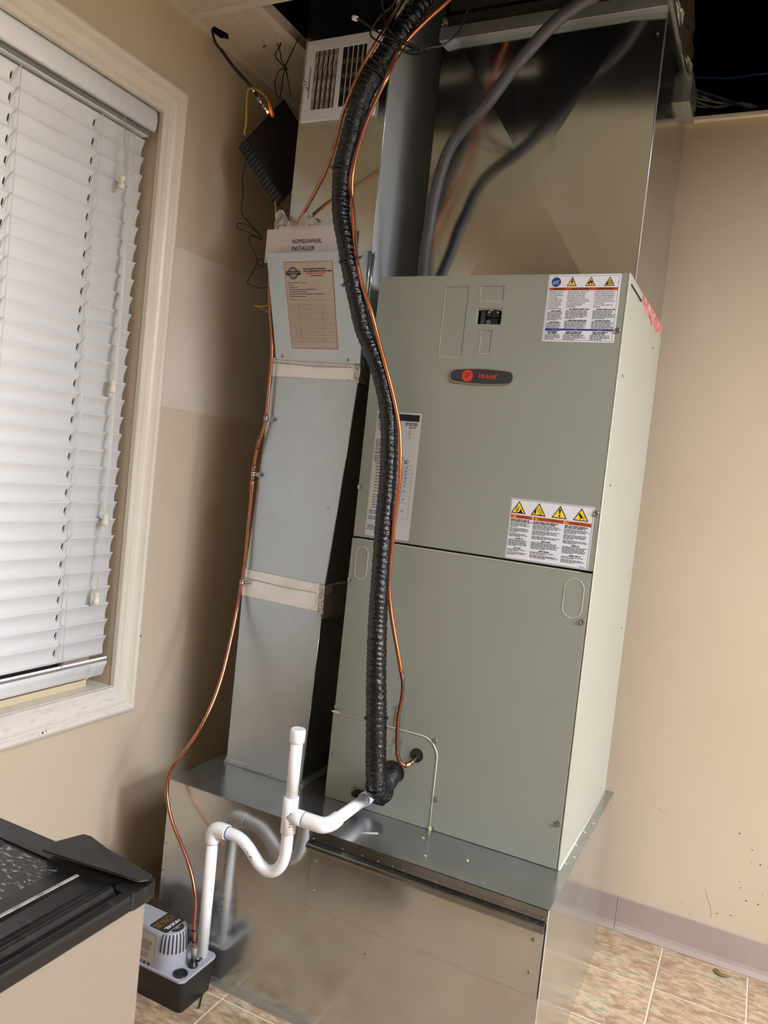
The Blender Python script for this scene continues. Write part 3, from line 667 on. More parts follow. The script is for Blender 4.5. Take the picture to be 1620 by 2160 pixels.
# ================================================================ AIR HANDLER
ah = thing('air_handler', ((AX0+AX1)/2, (AYF+AYB)/2, PZ), 'tall grey-green sheet metal air handler cabinet with warning labels and black hose', 'air handler')
SF = XZ(AYF)          # front surface
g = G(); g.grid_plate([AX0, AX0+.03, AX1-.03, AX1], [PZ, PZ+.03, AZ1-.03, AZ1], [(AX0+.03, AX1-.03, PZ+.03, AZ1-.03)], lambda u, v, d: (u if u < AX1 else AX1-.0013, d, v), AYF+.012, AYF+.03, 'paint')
g.box(AX0+.001, AX1, AYF+.030, AYB, PZ, AZ1, 'paint_lit'); g.box(AX0+.03, AX1-.03, AYF+.026, AYF+.0301, PZ+.03, AZ1-.03, 'gapshade')
g.box(AX1-.0012, AX1, AYF+.0002, AYF+.030, PZ, AZ1, 'paint_lit'); g.build('cabinet', ah)
g = G(); hx0, hx1, hz0, hz1 = .834, .892, 1.669, 1.705
g.grid_plate([AX0, hx0, hx1, AX1-.0015], [1.1405, hz0, hz1, AZ1-.001], [(hx0, hx1, hz0, hz1)], lambda u, v, d: (u, AYF-d, v), -.012, 0.0, 'paint')
upper = g.build('upper_panel', ah, bevel=.0012, bseg=2)
g = G(); g.grid_plate([AX0-.002, AX1-.004], [PZ+.001, 1.1352], [], lambda u, v, d: (u, AYF-d, v), -.012, 0.0005, 'paint'); lower = g.build('lower_panel', ah, bevel=.0012)
g = G(); g.box(AX0-.001, AX1-.002, AYF+.0035, AYF+.012, 1.1353, 1.1404, 'gapshade'); g.build('panel_gap_shade', ah)  # black strip in place of the shade between the panels
g = G(); g.box(AX0+.015, AX1-.03, AYF-.0009, AYF+.004, 1.1340, 1.1356, 'hem'); g.build('panel_hem', ah)
# bright cut edge of the side sheet and the seam under its top
g = G(); g.tube([(AX1-.0012, AYF+.0005, PZ+.001), (AX1-.0012, AYF+.0005, AZ1-.002)], .0016, 'hem', 8); g.build('corner_edge', ah)
g = G(); g.box(AX1+.0001, AX1+.0016, -.70, -.55, 1.7605, 1.764, 'gapshade'); g.build('top_seam', ah)
g = G(); pts = [(-.54, 1.779), (-.50, 1.782), (-.45, 1.7815), (-.40, 1.783), (-.33, 1.782), (-.25, 1.783), (-.19, 1.782), (-.185, 1.752), (-.25, 1.757), (-.27, 1.748), (-.33, 1.756), (-.36, 1.745), (-.42, 1.757), (-.47, 1.753), (-.50, 1.762), (-.53, 1.765)]
g.prism(pts, lambda u, v, d: (AX1+d, u, v), .0001, .0012, 'redtape'); g.build('torn_tape', ah)
for y, z in ((-.676, 1.571), (-.591, 1.757), (-.665, 1.33), (-.30, 1.70), (-.23, 1.093), (-.24, .95), (-.25, .505)):
    screw((AX1, y, z), ah, (1, 0, 0), .0036)
# knock-outs in the upper panel, edge highlight and shade painted as lines
for x0, x1, z0, z1 in ((.748, .8065, 1.591, 1.755), (.835, .892, 1.721, 1.756), (.848, .8745, 1.601, 1.655)):
    g = G()
    for a, b, c, d_ in ((x0, x0+.0010, z0, z1), (x0, x1, z0, z0+.0010)): g.box(a, b, AYF-.0007, AYF-.0001, c, d_, 'hem')
    for a, b, c, d_ in ((x1-.0010, x1, z0, z1), (x0, x1, z1-.0010, z1)): g.box(a, b, AYF-.0004, AYF-.0001, c, d_, 'inkg')
    g.build('knockout', upper)
# breaker seen through the open knock-out
g = G(); g.box(.838, .888, AYF+.013, AYF+.03, 1.671, 1.703, 'black'); g.box(.842, .852, AYF+.004, AYF+.013, 1.669, 1.70, 'badge')
g.box(.857, .866, AYF+.002, AYF+.013, 1.688, 1.699, 'badge'); g.box(.868, .886, AYF+.004, AYF+.013, 1.686, 1.701, 'black'); g.box(.857, .866, AYF+.003, AYF+.013, 1.669, 1.679, 'inkg'); g.box(.868, .884, AYF+.004, AYF+.013, 1.669, 1.682, 'black')
g.lathe((.8615, AYF+.002, 1.697), [(.0016, 0), (.001, .001)], 'white', 8, 'y'); g.lathe((.8815, AYF+.004, 1.697), [(.002, 0), (.001, .001)], 'white', 8, 'y')
g.build('circuit_breaker', ah)
g = G(); g.prism([(.8345, 1.7048), (.8915, 1.7048), (.8915, 1.699), (.884, 1.7015), (.874, 1.7025), (.866, 1.6985), (.86, 1.702), (.85, 1.7015), (.8345, 1.7)], SF, -.003, -.001, 'stain'); g.build('torn_edge', upper)
# badge
g = G(); bx, bz = .861, 1.5485
pl = [(bx-.078+.0, bz)]
def badge_poly(a, h, n=8):
    out = []
    for k in range(n+1): t = -1+2*k/n; out.append((bx+t*(a-.012), bz+h*(.80+.20*math.cos(t*PI/2))))
    for k in range(1, 6): an = PI/2-PI*k/6; out.append((bx+a-.012+.012*math.cos(an), bz+h*.8*math.sin(an)))
    for k in range(n+1): t = 1-2*k/n; out.append((bx+t*(a-.012), bz-h*(.80+.20*math.cos(t*PI/2))))
    for k in range(1, 6): an = -PI/2-PI*k/6; out.append((bx-a+.012+.012*math.cos(an), bz+h*.8*math.sin(an)))
    return out
g.prism(badge_poly(.078, .0185), SF, .0001, .0040, 'chrome', True); bd = g.build('nameplate', ah)
g = G(); g.prism(badge_poly(.0762, .0168), SF, .0040, .0050, 'badge'); g.build('plate_face', bd, bevel=.0003, bseg=1)
g = G(); S5 = lambda u, v, d: (u, AYF-.0050-d, v); poly(g, S5, disc_poly(.8285, 1.549, .0135, .0135), 'red')
for k in range(8): quad(g, S5, .8205+.0006*k, .8365-.0012*k, 1.5555-.0019*k, 1.5562-.0019*k, 'badge', .0004)
poly(g, S5, [(.824, 1.545), (.832, 1.553), (.8345, 1.553), (.8265, 1.545)], 'badge', .0006); g.build('round_emblem', bd)
g = G(); put_text(g, S5, 'TRANE', .851, 1.5440, .0092, 'red', width=.050, shear=.35, bold=.035, d=.0005); g.build('lettering', bd)
# finger holds
for cx, cz, rx, h in ((.6015, 1.0765, .0165, .041), (1.1285, 1.076, .0215, .043)):
    g = G(); pts = [(cx+rx*math.cos(a), AYF-.0006, cz+(h-rx)*(1 if math.sin(a) >= 0 else -1)+rx*math.sin(a)) for a in [PI*k/14 for k in range(15)]+[PI+PI*k/14 for k in range(15)]]
    g.tube(pts, .0009, 'hem', 6, closed=True); g.build('finger_hold', lower)
for x, z in ((1.155, 1.659), (1.1565, 1.266), (1.1545, 1.028), (1.1555, .577), (.5755, 1.263), (.5745, 1.030), (.5745, .705), (.5745, .586), (.8475, .686), (.8655, .549), (.8635, .479)):
    screw((x, AYF-.001, z), ah, r=.0062)
# refrigerant access panel with rounded corner
ap = [(AX0-.003, PZ+.001), (.857, PZ+.001), (.857, .645)]+[(.811+.046*math.cos(a), .645+.046*math.sin(a)) for a in [PI/2*k/8 for k in range(1, 9)]]+[(AX0-.003, .691)]
g = G(); g.prism(ap, SF, .0006, .0028, 'paint'); app = g.build('access_panel', ah)
edge = [(u, AYF-.0026, v) for u, v in [ap[k] for k in range(len(ap)-1, 0, -1)]]
g = G(); g.tube(edge, .0018, 'hem', 8); g.build('panel_edge', app)
g = G(); g.prism(disc_poly(.8600, .4775, .0045, .006, 9), SF, .001, .006, 'debris'); g.prism(disc_poly(.574, .6935, .012, .0028, 10), SF, .0028, .0045, 'debris'); g.build('caulk_blob', app)
SA = XZ(AYF-.0028)
g = G(); g.prism(disc_poly(.806, .641, .0155, .0165, 24), SA, .0, .003, 'black'); g.prism(disc_poly(.8045, .642, .0115, .0125, 20), SA, .003, .0042, 'badge'); g.prism(disc_poly(.8035, .6405, .0045, .005, 12), SA, .0042, .0046, 'blackm'); g.build('rubber_grommet', app)
g = G(); g.prism(round_rect(.640, .738, .4935, .5205, .012), SA, .0, .0008, 'rust_shade'); g.build('drain_slot', app)  # dark plate in place of the slot's shaded recess, plus rust
g = G(); g.prism([(.640, .504), (.646, .5185), (.664, .5215), (.70, .5185), (.70, .5165), (.664, .5175), (.650, .514), (.643, .503)], SA, .0008, .0022, 'stain'); g.build('slot_lip', app)
g = G(); poly(g, SA, [(.738, .60), (.752, .604), (.765, .60), (.763, .64), (.765, .69), (.757, .72), (.757, .745), (.74, .75), (.738, .66)], 'stain', .0003); g.prism(disc_poly(.748, .585, .031, .027, 18), SA, .0, .0010, 'rust_shade'); g.build('sealant_stain', app)

# ---- labels
def label_board(nm, x0, x1, z0, z1, m, parent=ah, th=.0004):
    g = G(); g.prism(round_rect(x0, x1, z0, z1, .003), SF, .0001, th, m); return g.build(nm, parent)
def frame_lines(g, fn, x0, x1, z0, z1, t, m, d=.0003):
    quad(g, fn, x0, x1, z1-t, z1, m, d); quad(g, fn, x0, x1, z0, z0+t, m, d); quad(g, fn, x0, x0+t, z0, z1, m, d); quad(g, fn, x1-t, x1, z0, z1, m, d)
def tri(g, fn, cx, z0, w_, h, fill):
    P0 = [(cx-w_/2, z0), (cx+w_/2, z0), (cx, z0+h)]
    poly(g, fn, P0, 'ink', .0003)
    c = (cx, z0+h/3); s_ = .80
    poly(g, fn, [(c[0]+(p[0]-c[0])*s_, c[1]+(p[1]-c[1])*s_) for p in P0], fill, .0005)
SL = XZ(AYF-.0004)
R1 = random.Random(11)
x0, x1, z0, z1 = .993, 1.150, 1.633, 1.7795
lb = label_board('electric_warning_label', x0, x1, z0, z1, 'labelw')
lb['label'] = 'white warning label with blue disc and three yellow triangles at the top right corner'
g = G(); frame_lines(g, SL, x0+.003, x1-.004, z0+.003, z1-.003, .0006, 'inkg'); g.build('border', lb)
g = G()
poly(g, SL, disc_poly(x0+.0175, z1-.0165, .0105), 'blue', .0003)
poly(g, SL, disc_poly(x0+.0135, z1-.0185, .0042, .0036, 14), 'bluel', .0005); poly(g, SL, disc_poly(x0+.0138, z1-.0185, .0022, .0016, 10), 'blue', .0007)
for a, b, c, d_ in ((.0165, .0225, .0145, .0130), (.0185, .0200, .0145, .0210), (.0185, .0245, .0210, .0195), (.0215, .0232, .0120, .0175)): quad(g, SL, x0+a, x0+b, z1-max(c, d_), z1-min(c, d_), 'bluel', .0005)
for k, cx in enumerate((.0525, .0930, .1335)): tri(g, SL, x0+cx, z1-.0255, .0225, .0205, 'yellow2')
c = x0+.0525; poly(g, SL, [(c+.0010, z1-.0095), (c-.0032, z1-.0175), (c-.0004, z1-.0165), (c-.0022, z1-.0235), (c+.0034, z1-.0145), (c+.0006, z1-.0155), (c+.0030, z1-.0105)], 'ink', .0007)
c = x0+.0930; poly(g, SL, [(c-.001, z1-.0235), (c-.0055, z1-.0205), (c-.0045, z1-.0160), (c-.003, z1-.0175), (c-.001, z1-.0115), (c+.0015, z1-.0150), (c+.003, z1-.0135), (c+.0045, z1-.0185), (c+.0030, z1-.0225), (c+.0015, z1-.0235), (c+.002, z1-.0195), (c-.0005, z1-.0175), (c-.002, z1-.0205)], 'ink', .0007)
c = x0+.1335
for k in range(6): a = .25+k*.22; poly(g, SL, [(c-.0055, z1-.0235), (c-.0055+.016*math.cos(a)*(.75 if k < 1 else .9), z1-.0235+.0125*math.sin(a)), (c-.0048+.015*math.cos(a), z1-.0237+.0115*math.sin(a))], 'ink', .0007)
poly(g, SL, disc_poly(c-.0050, z1-.0205, .0018, .0032, 10), 'ink', .0008)
g.build('pictograms', lb)
g = G(); quad(g, SL, x0+.0045, x1-.0045, z1-.0345, z1-.0285, 'orange2', .0003)
for t, u in (('WARNING', .013), ('AVERTISSEMENT', .053), ('ADVERTENCIA', .108)):
    put_text(g, SL, t, x0+u, z1-.0333, .0037, 'ink', bold=.02, d=.0005, maxw=.040); tri(g, SL, x0+u-.0045, z1-.0333, .0042, .0037, 'orange')
g.build('heading_bar', lb)
g = G()
cols = (("WARNING: RISK OF|ELECTRIC SHOCK.|CAN CAUSE INJURY|OR DEATH:|DISCONNECT ALL|REMOTE ELECTRIC|POWER SUPPLIES|AND DISCHARGE|CAPACITORS|BEFORE SERVICING.", .0055, .037),
        ("AVERTISSEMENT: RISQUE DE|DECHARGE ELECTRIQUE|POUVANT CAUSER DES|BLESSURES OU LA MORT:|DECONNECTER TOUTES LES|ALIMENTATIONS ELECTRIQUES|ET CONDENSATEURS DE|DECHARGE D'AVANT|L'ENTRETIEN", .0455, .052),
        ("ADVERTENCIA: EL RIESGO|DE DESCARGA ELECTRICA|PUEDE CAUSAR LESIONES|O MUERTE: DESCONECTE|TODAS LAS FUENTES DE|ALIMENTACION ELECTRICA|Y DESCARGUE|CAPACITORES ANTES DE|REPARAR", .1045, .049))
for body, u, mw in cols:
    ls = body.split('|')
    for k, l in enumerate(ls): put_text(g, SL, l, x0+u, z1-.0390-k*.0041, .0025, 'ink', bold=.012, maxw=mw, d=.0003)
    zz = z1-.0390-len(ls)*.0041-.001
    wdt = mw-.001
    fine_print(g, SL, x0+u+.007, x0+u+wdt-.006, zz+.0022, 1, .003, .0020, 'ink', rnd=R1, last=1)
    fine_print(g, SL, x0+u, x0+u+wdt, zz-.0014, 7, .0027, .0015, 'inkg', rnd=R1)
    fine_print(g, SL, x0+u+.007, x0+u+wdt-.006, zz-.0220, 1, .003, .0018, 'ink', rnd=R1, last=1)
    fine_print(g, SL, x0+u, x0+u+wdt, zz-.0246, 8, .0027, .0015, 'inkg', rnd=R1)
    fine_print(g, SL, x0+u+.005, x0+u+wdt-.008, z0+.0225, 2, .0034, .0022, 'ink', rnd=R1, last=1)
    fine_print(g, SL, x0+u, x0+u+wdt, z0+.0155, 4, .0030, .0017, 'inkg', rnd=R1)
quad(g, SL, x0+.0045, x1-.0045, z0+.0245, z0+.0285, 'blue', .0003)
for t, u in (('NOTICE', .018), ('AVIS', .068), ('AVISO', .118)): put_text(g, SL, t, x0+u, z0+.0252, .0026, 'bluel', d=.0005)
g.build('print', lb)

x0, x1, z0, z1 = .964, 1.1530, 1.1415, 1.2795
lb = label_board('moving_parts_warning_label', x0, x1, z0, z1, 'labelw')
lb['label'] = 'white warning label with four bright yellow triangles over an orange bar'
g = G(); frame_lines(g, SL, x0+.002, x1-.0028, z0+.002, z1-.0025, .0006, 'inkg'); frame_lines(g, SL, x0+.001, x1-.0015, z0+.001, z1-.001, .0003, 'inkg'); g.build('border', lb)
g = G()
for k, cx in enumerate((.0205, .0665, .1140, .1610)): tri(g, SL, x0+cx, z1-.0335, .0345, .0285, 'yellow')
c = x0+.0205
for a in range(7): q_ = a*.9; poly(g, SL, disc_poly(c-.003+.0035*math.cos(q_), z1-.0215+.0035*math.sin(q_), .0017, .0012, 8), 'inkg', .0007)
poly(g, SL, [(c+.001, z1-.0305), (c+.006, z1-.0220), (c+.0085, z1-.0295)], 'ink', .0008); poly(g, SL, [(c-.003, z1-.0315), (c+.006, z1-.0275), (c+.0115, z1-.0315)], 'ink', .0008); poly(g, SL, [(c-.006, z1-.0290), (c-.002, z1-.0235), (c-.0005, z1-.0240), (c-.003, z1-.0300)], 'ink', .0008)
c = x0+.0665
for k in range(8): a = -.25+k*.25; poly(g, SL, [(c-.0065+.004*math.cos(a), z1-.0270+.004*math.sin(a)), (c-.0065+.0145*math.cos(a), z1-.0270+.0125*math.sin(a)), (c-.0058+.0145*math.cos(a), z1-.0282+.0125*math.sin(a))], 'ink', .0007)
poly(g, SL, disc_poly(c-.0075, z1-.0245, .0022, .0055, 12), 'ink', .0008); poly(g, SL, disc_poly(c+.006, z1-.0312, .0045, .0011, 12), 'ink', .0008)
c = x0+.1140; poly(g, SL, [(c-.0016, z1-.0125), (c+.0018, z1-.0125), (c+.0024, z1-.0155), (c+.0008, z1-.0245), (c-.0008, z1-.0245), (c-.0024, z1-.0155)], 'ink', .0007); poly(g, SL, disc_poly(c, z1-.0283, .0021, .0021, 14), 'ink', .0007)
c = x0+.1610; poly(g, SL, [(c-.006, z1-.0190), (c-.0025, z1-.0165), (c+.0035, z1-.0235), (c+.002, z1-.0265), (c-.002, z1-.0255)], 'ink', .0007)
for k in range(4): poly(g, SL, [(c+.0+k*.0012, z1-.0240-k*.0008), (c+.0075, z1-.0225-k*.0028), (c+.0075, z1-.0236-k*.0028)], 'ink', .0008)
poly(g, SL, [(c-.001, z1-.0265), (c+.004, z1-.0250), (c-.0005, z1-.0315)], 'ink', .0008)
g.build('pictograms', lb)
g = G(); quad(g, SL, x0+.0035, x1-.0035, z1-.0445, z1-.0365, 'orange', .0003)
for u in (.0555, .1265): quad(g, SL, x0+u-.0008, x0+u+.0008, z1-.0445, z1-.0365, 'labelw', .0005)
for t, u, mw in (('WARNING', .0185, .031), ('AVERTISSEMENT', .069, .054), ('ADVERTENCIA', .1365, .047)):
    put_text(g, SL, t, x0+u, z1-.0430, .0052, 'ink', bold=.015, d=.0005, shear=.15, width=mw); tri(g, SL, x0+u-.0055, z1-.0430, .006, .0052, 'yellow')
g.build('heading_bar', lb)
g = G()
for u, wd, hd in ((.0045, .045, ''), (.0570, .064, ''), (.1275, .056, '')):
    a, b = x0+u, x0+u+wd
    fine_print(g, SL, a, b, z1-.0465, 2, .0034, .0022, 'ink', rnd=R1, last=.95)
    fine_print(g, SL, a, b, z1-.0542, 4, .0027, .0016, 'inkg', rnd=R1); fine_print(g, SL, a, b, z1-.0665, 4, .0027, .0016, 'inkg', rnd=R1); fine_print(g, SL, a, b, z1-.0790, 3, .0027, .0016, 'inkg', rnd=R1)
    fine_print(g, SL, a+wd*.35, a+wd*.7, z1-.0885, 1, .003, .0022, 'ink', rnd=R1, last=1)
    fine_print(g, SL, a, b, z1-.0925, 6, .0027, .0016, 'inkg', rnd=R1)
    fine_print(g, SL, a+wd*.3, a+wd*.75, z1-.1105, 1, .003, .0022, 'ink', rnd=R1, last=1)
    fine_print(g, SL, a, b, z1-.1145, 2, .0027, .0016, 'inkg', rnd=R1); fine_print(g, SL, a, b, z1-.1210, 3, .0027, .0016, 'inkg', rnd=R1)
fine_print(g, SL, x1-.020, x1-.006, z0+.006, 1, .003, .0012, 'inkg', rnd=R1, last=1)
g.build('print', lb)

x0, x1, z0, z1 = .603, .7225, 1.147, 1.4545
lb = label_board('rating_label', x0, x1, z0, z1, 'labelg')
lb['label'] = 'tall grey data label half hidden behind the black hose'
g = G(); quad(g, SL, x0+.004, x1-.005, z1-.0205, z1-.0045, 'ink', .0003); g.build('black_header', lb)
g = G()
fine_print(g, SL, x0+.004, x0+.030, z1-.0235, 1, .003, .0020, 'ink', rnd=R1); fine_print(g, SL, x0+.004, x0+.040, z1-.0295, 4, .0035, .0018, 'inkg', rnd=R1)
fine_print(g, SL, x0+.008, x0+.030, z1-.0450, 1, .003, .0018, 'ink', rnd=R1, last=1); fine_print(g, SL, x0+.004, x0+.045, z1-.0690, 5, .0034, .0018, 'inkg', rnd=R1)
fine_print(g, SL, x0+.078, x1-.008, z1-.0245, 2, .0042, .0022, 'ink', rnd=R1, last=.9); fine_print(g, SL, x0+.090, x1-.010, z1-.0345, 1, .003, .0022, 'ink', rnd=R1, last=1)
fine_print(g, SL, x0+.004, x0+.045, z1-.1080, 5, .0036, .0019, 'inkg', rnd=R1)
for k in range(10): fine_print(g, SL, x0+.012, x0+.028, z1-.1280-k*.0075, 1, .003, .0019, 'ink', rnd=R1, last=1)
for k in range(6): fine_print(g, SL, x0+.010, x0+.026, z1-.205-k*.006, 1, .003, .0017, 'ink', rnd=R1, last=1)
fine_print(g, SL, x0+.004, x0+.045, z1-.244, 3, .0036, .0019, 'inkg', rnd=R1); fine_print(g, SL, x0+.004, x0+.045, z1-.258, 3, .0036, .0019, 'inkg', rnd=R1); fine_print(g, SL, x0+.004, x0+.045, z1-.280, 4, .0036, .0019, 'inkg', rnd=R1)
put_text(g, SL, 'UL', x0+.0135, z1-.0950, .0060, 'ink', align='c', bold=.03, d=.0003); fine_print(g, SL, x0+.004, x0+.022, z1-.1015, 1, .003, .0024, 'ink', rnd=R1, last=1)
put_text(g, SL, 'c', x0+.0025, z1-.0955, .0040, 'ink', d=.0003)
g.tube([(x0+.0135+.0078*math.cos(a), AYF-.0006, z1-.0922+.0078*math.sin(a)) for a in [2*PI*k/20 for k in range(20)]], .0005, 'ink', 4, closed=True)
g.build('print', lb)
g = G()
for k in range(9): quad(g, SL, x0+.004, x0+.060, z1-.1262-k*.0075-.0004, z1-.1262-k*.0075, 'inkg', .0003)
tx0, tx1 = x0+.072, x1-.009
zs = [z1-.128-k*.0086 for k in range(7)]+[z1-.200, z1-.2185, z1-.256]
for z in zs: quad(g, SL, tx0, tx1, z-.0005, z, 'inkg', .0003)
for u in (tx0+.013, tx1-.0005): quad(g, SL, u, u+.0005, zs[-1], zs[0], 'inkg', .0003)
for k, z in enumerate(zs[:-1]):
    for u in (.002, .018): fine_print(g, SL, tx0+u, tx0+u+.007, (z+zs[k+1])/2+.001, 1, .002, .0018, 'ink', rnd=R1, last=1)
fine_print(g, SL, tx0+.014, tx0+.026, z1-.114, 3, .0036, .0018, 'ink', rnd=R1, last=.8)
fine_print(g, SL, tx0+.002, tx0+.012, z1-.108, 3, .0036, .0018, 'ink', rnd=R1, last=.8)
for a, b, c, d_ in ((.084, .103, .0505, .0508), (.0925, .0930, .042, .062)): quad(g, SL, x0+a, x0+b, z1-d_, z1-c, 'inkg', .0003)
for zc_ in (.044, .0475, .060): frame_lines(g, SL, x0+.0905, x0+.0950, z1-zc_-.002, z1-zc_+.001, .0004, 'inkg')
g.build('table_lines', lb)

# ================================================================ SUPPLY PLENUM ABOVE THE AIR HANDLER
SX0, SX1, SY, SYB = .630, 1.162, -.630, -.172
sp = thing('supply_plenum', ((SX0+SX1)/2, (SY+SYB)/2, AZ1), 'cross-broken galvanized duct rising from the air handler into the ceiling', 'duct')
ZT = 2.405
k1 = .020/.267; k2 = .020/.265
C = (.897, SY-.020, 2.03)
P = {'bl': (SX0, SY, AZ1+.001), 'b1': (.759, SY-k1*.129*.95, AZ1+.001), 'b2': (1.054, SY-k2*.108, AZ1+.001), 'br': (SX1, SY, AZ1+.001), 'tr': (SX1, SY, ZT), 't2': (1.108, SY-k2*.054, ZT), 't1': (.655, SY-k1*.025, ZT), 'tl': (SX0, SY, ZT)}
g = G()
def face(*pts): g.add([p for p in pts], [tuple(range(len(pts)))], 'galv_up')
face(P['bl'], P['b1'], C, P['t1'], P['tl']); face(P['b1'], P['b2'], C); face(P['b2'], P['br'], P['tr'], P['t2'], C); face(P['t2'], P['t1'], C)
g.box(SX0, SX1, SY+.0012, SYB, AZ1+.001, ZT, 'galv_up'); g.build('cross_broken_sheet', sp)
g = G(); g.tube([(SX1-.0005, SY+.001, AZ1+.002), (SX1-.0005, SY+.001, ZT)], .0022, 'galv_matte', 8); g.build('corner_lock', sp)
g = G(); g.prism([(-.3, 2.33), (-.17, 2.33), (-.17, ZT), (-.3, ZT)], lambda u, v, d: (d, u, v), SX1, SX1+.022, 'galv'); g.build('standing_seam', sp)
g = G(); g.box(SX0-.004, SX1+.006, SY-.006, SYB, ZT, ZT+.035, 'galv_up'); g.box(SX0+.01, SX1-.01, SY+.005, SYB, ZT+.035, 3.08, 'galv_up'); g.build('collar', sp)
def crumple_band(name, parent, x0, x1, yf, yb, z0, z1, m, amp=.002, seed=1, nx=26, nz=4, sides='fr', slope=0.0):
    """foil tape wrapped round the front and right side of a duct"""
    r_ = random.Random(seed); g = G()
    pth = [(x0+(x1-x0)*k/nx, yf, (0, -1)) for k in range(nx+1)]
    if 'r' in sides: pth += [(x1, yf+(yb-yf)*k/8, (1, 0)) for k in range(1, 9)]
    vs = []; nr = nz+1
    for i, (x, y, n_) in enumerate(pth):
        t = min(i/nx, 1.0); a_ = amp*(.25+.75*(t > .82))
        ja = r_.uniform(-.0005, .0005)
        for j in range(nr):
            o_ = .0008+abs(r_.gauss(0, a_))*(0.3 if j in (0, nr-1) else 1)
            vs.append((x+n_[0]*o_, y+n_[1]*o_, z0+(z1-z0)*j/nz+slope*(t-.5)+(ja*(5 if t > .86 else 1) if j in (0, nr-1) else r_.uniform(-.002, .002))))
    fs = [(i*nr+j, (i+1)*nr+j, (i+1)*nr+j+1, i*nr+j+1) for i in range(len(pth)-1) for j in range(nz)]
    g.add(vs, fs, m, False); return g.build(name, parent)
crumple_band('foil_tape', sp, SX0-.005, SX1+.007, SY-.0065, SYB, ZT-.004, ZT+.034, 'foild', .002, 5, 40, 5)
g = G(); g.box(SX0-.001, SX1+.001, SY-.0245, SY+.001, 2.372, 2.404, 'galv_matte'); g.build('flange_strip', sp, bevel=.001, bseg=1)
crumple_band('foil_tape', sp, SX0+.009, SX1-.009, SY+.0045, SYB, ZT+.05, ZT+.20, 'foild', .005, 6, 40, 8)
crumple_band('foil_patch', sp, SX1-.022, SX1+.002, SY-.0115, SYB, ZT-.005, ZT+.03, 'foilc', .006, 9, 8, 5)
crumple_band('foil_patch', sp, SX0-.006, SX0+.012, SY-.0075, SYB, ZT-.022, ZT+.03, 'foilc', .005, 19, 5, 6, 'f')
screw((SX1-.015, SY-.006, 2.325), sp, r=.003); screw((1.118, SY-.001, 2.03), sp, r=.003); screw((SX1-.008, SY, 1.80), sp, r=.003)
g = G(); poly(g, XZ(SY-.0022), [(.672, 2.365), (.684, 2.362), (.690, 2.346), (.688, 2.328), (.682, 2.334), (.675, 2.350)], 'copperd', .0006); g.build('rust_fleck', sp)
# ================================================================ NARROW RETURN DUCT
rd = thing('return_duct', (.363, -.60, PZ), 'narrow galvanized return duct with two bands of foil tape in the corner', 'duct')
DYF, DYB = -.708, -.41
def duct_piece(nm, a, b, m, ms):
    (xa0, xa1, ya, za), (xb0, xb1, yb_, zb) = a, b
    g = G(); vs = [(xa0, ya, za), (xa1, ya, za), (xa1, DYB, za), (xa0, DYB, za), (xb0, yb_, zb), (xb1, yb_, zb), (xb1, DYB, zb), (xb0, DYB, zb)]
    g.add(vs, [(0, 1, 2, 3), (4, 5, 6, 7), (0, 1, 5, 4), (2, 3, 7, 6), (3, 0, 4, 7)], m); g.add(vs, [(1, 2, 6, 5)], ms)
    g.tube([(xa1-.0006, ya+.0006, za), (xb1-.0006, yb_+.0006, zb)], .0016, 'galv', 6)
    return g.build(nm, rd)
duct_piece('lower_section', (.242, .485, DYF, PZ+.001), (.238, .4925, -.703, .965), 'galv_matte', 'galv_up')
duct_piece('middle_section', (.240, .4905, -.7035, .966), (.2675, .529, -.7005, 1.55), 'galv_matte', 'galv_up')
duct_piece('upper_section', (.2705, .527, -.6995, 1.551), (.2700, .524, -.700, 3.05), 'galv_up', 'galv_lit')
g = G(); g.prism([(0, 0), (-.010, 0), (-.011, .003), (-.002, .0045), (-.0008, .012), (0, .012)], lambda u, v, d: (d, DYF+u, PZ+.0002+v), .240, .487, 'galv_matte')
g.prism([(0, 0), (.010, 0), (.011, .003), (.002, .0045), (.0008, .012), (0, .012)], lambda u, v, d: (.4855+u, d, PZ+.0002+v), DYF-.009, DYB, 'galv_matte'); g.build('base_flange', rd)
for x in (.246, .312, .392, .478): screw((x, DYF-.008, PZ+.0055), rd, (0, -.5, .87), .0042)
crumple_band('foil_tape', rd, .2385, .494, -.7045, -.45, .932, 1.003, 'foil', .0016, 1, 26, 5, slope=-.004)
crumple_band('foil_patch', rd, .480, .4955, -.7065, -.50, .915, 1.001, 'foilc', .0035, 2, 5, 9)
crumple_band('foil_tape', rd, .2655, .529, -.7015, -.45, 1.528, 1.578, 'foil', .0016, 3, 26, 4)
crumple_band('foil_patch', rd, .514, .5315, -.7035, -.50, 1.522, 1.585, 'foilc', .0035, 4, 5, 7)
for x, z in ((.474, .845), (.478, 1.20), (.252, 1.385), (.49, 1.98)): screw((x, -.7045 if z < 1.5 else -.700, z), rd, r=.0018)
for z in (.968, 1.55):
    g = G(); xa, xb = (.2400, .4925) if z < 1 else (.2672, .5275)
    g.tube([(xa, -.7075 if z < 1 else -.7045, z+.014), ((xa+xb)/2, -.7075 if z < 1 else -.7045, z+.009), (xb-.02, -.7075 if z < 1 else -.7045, z+.010)], .0007, 'stain', 5); g.build('tape_seam', rd)
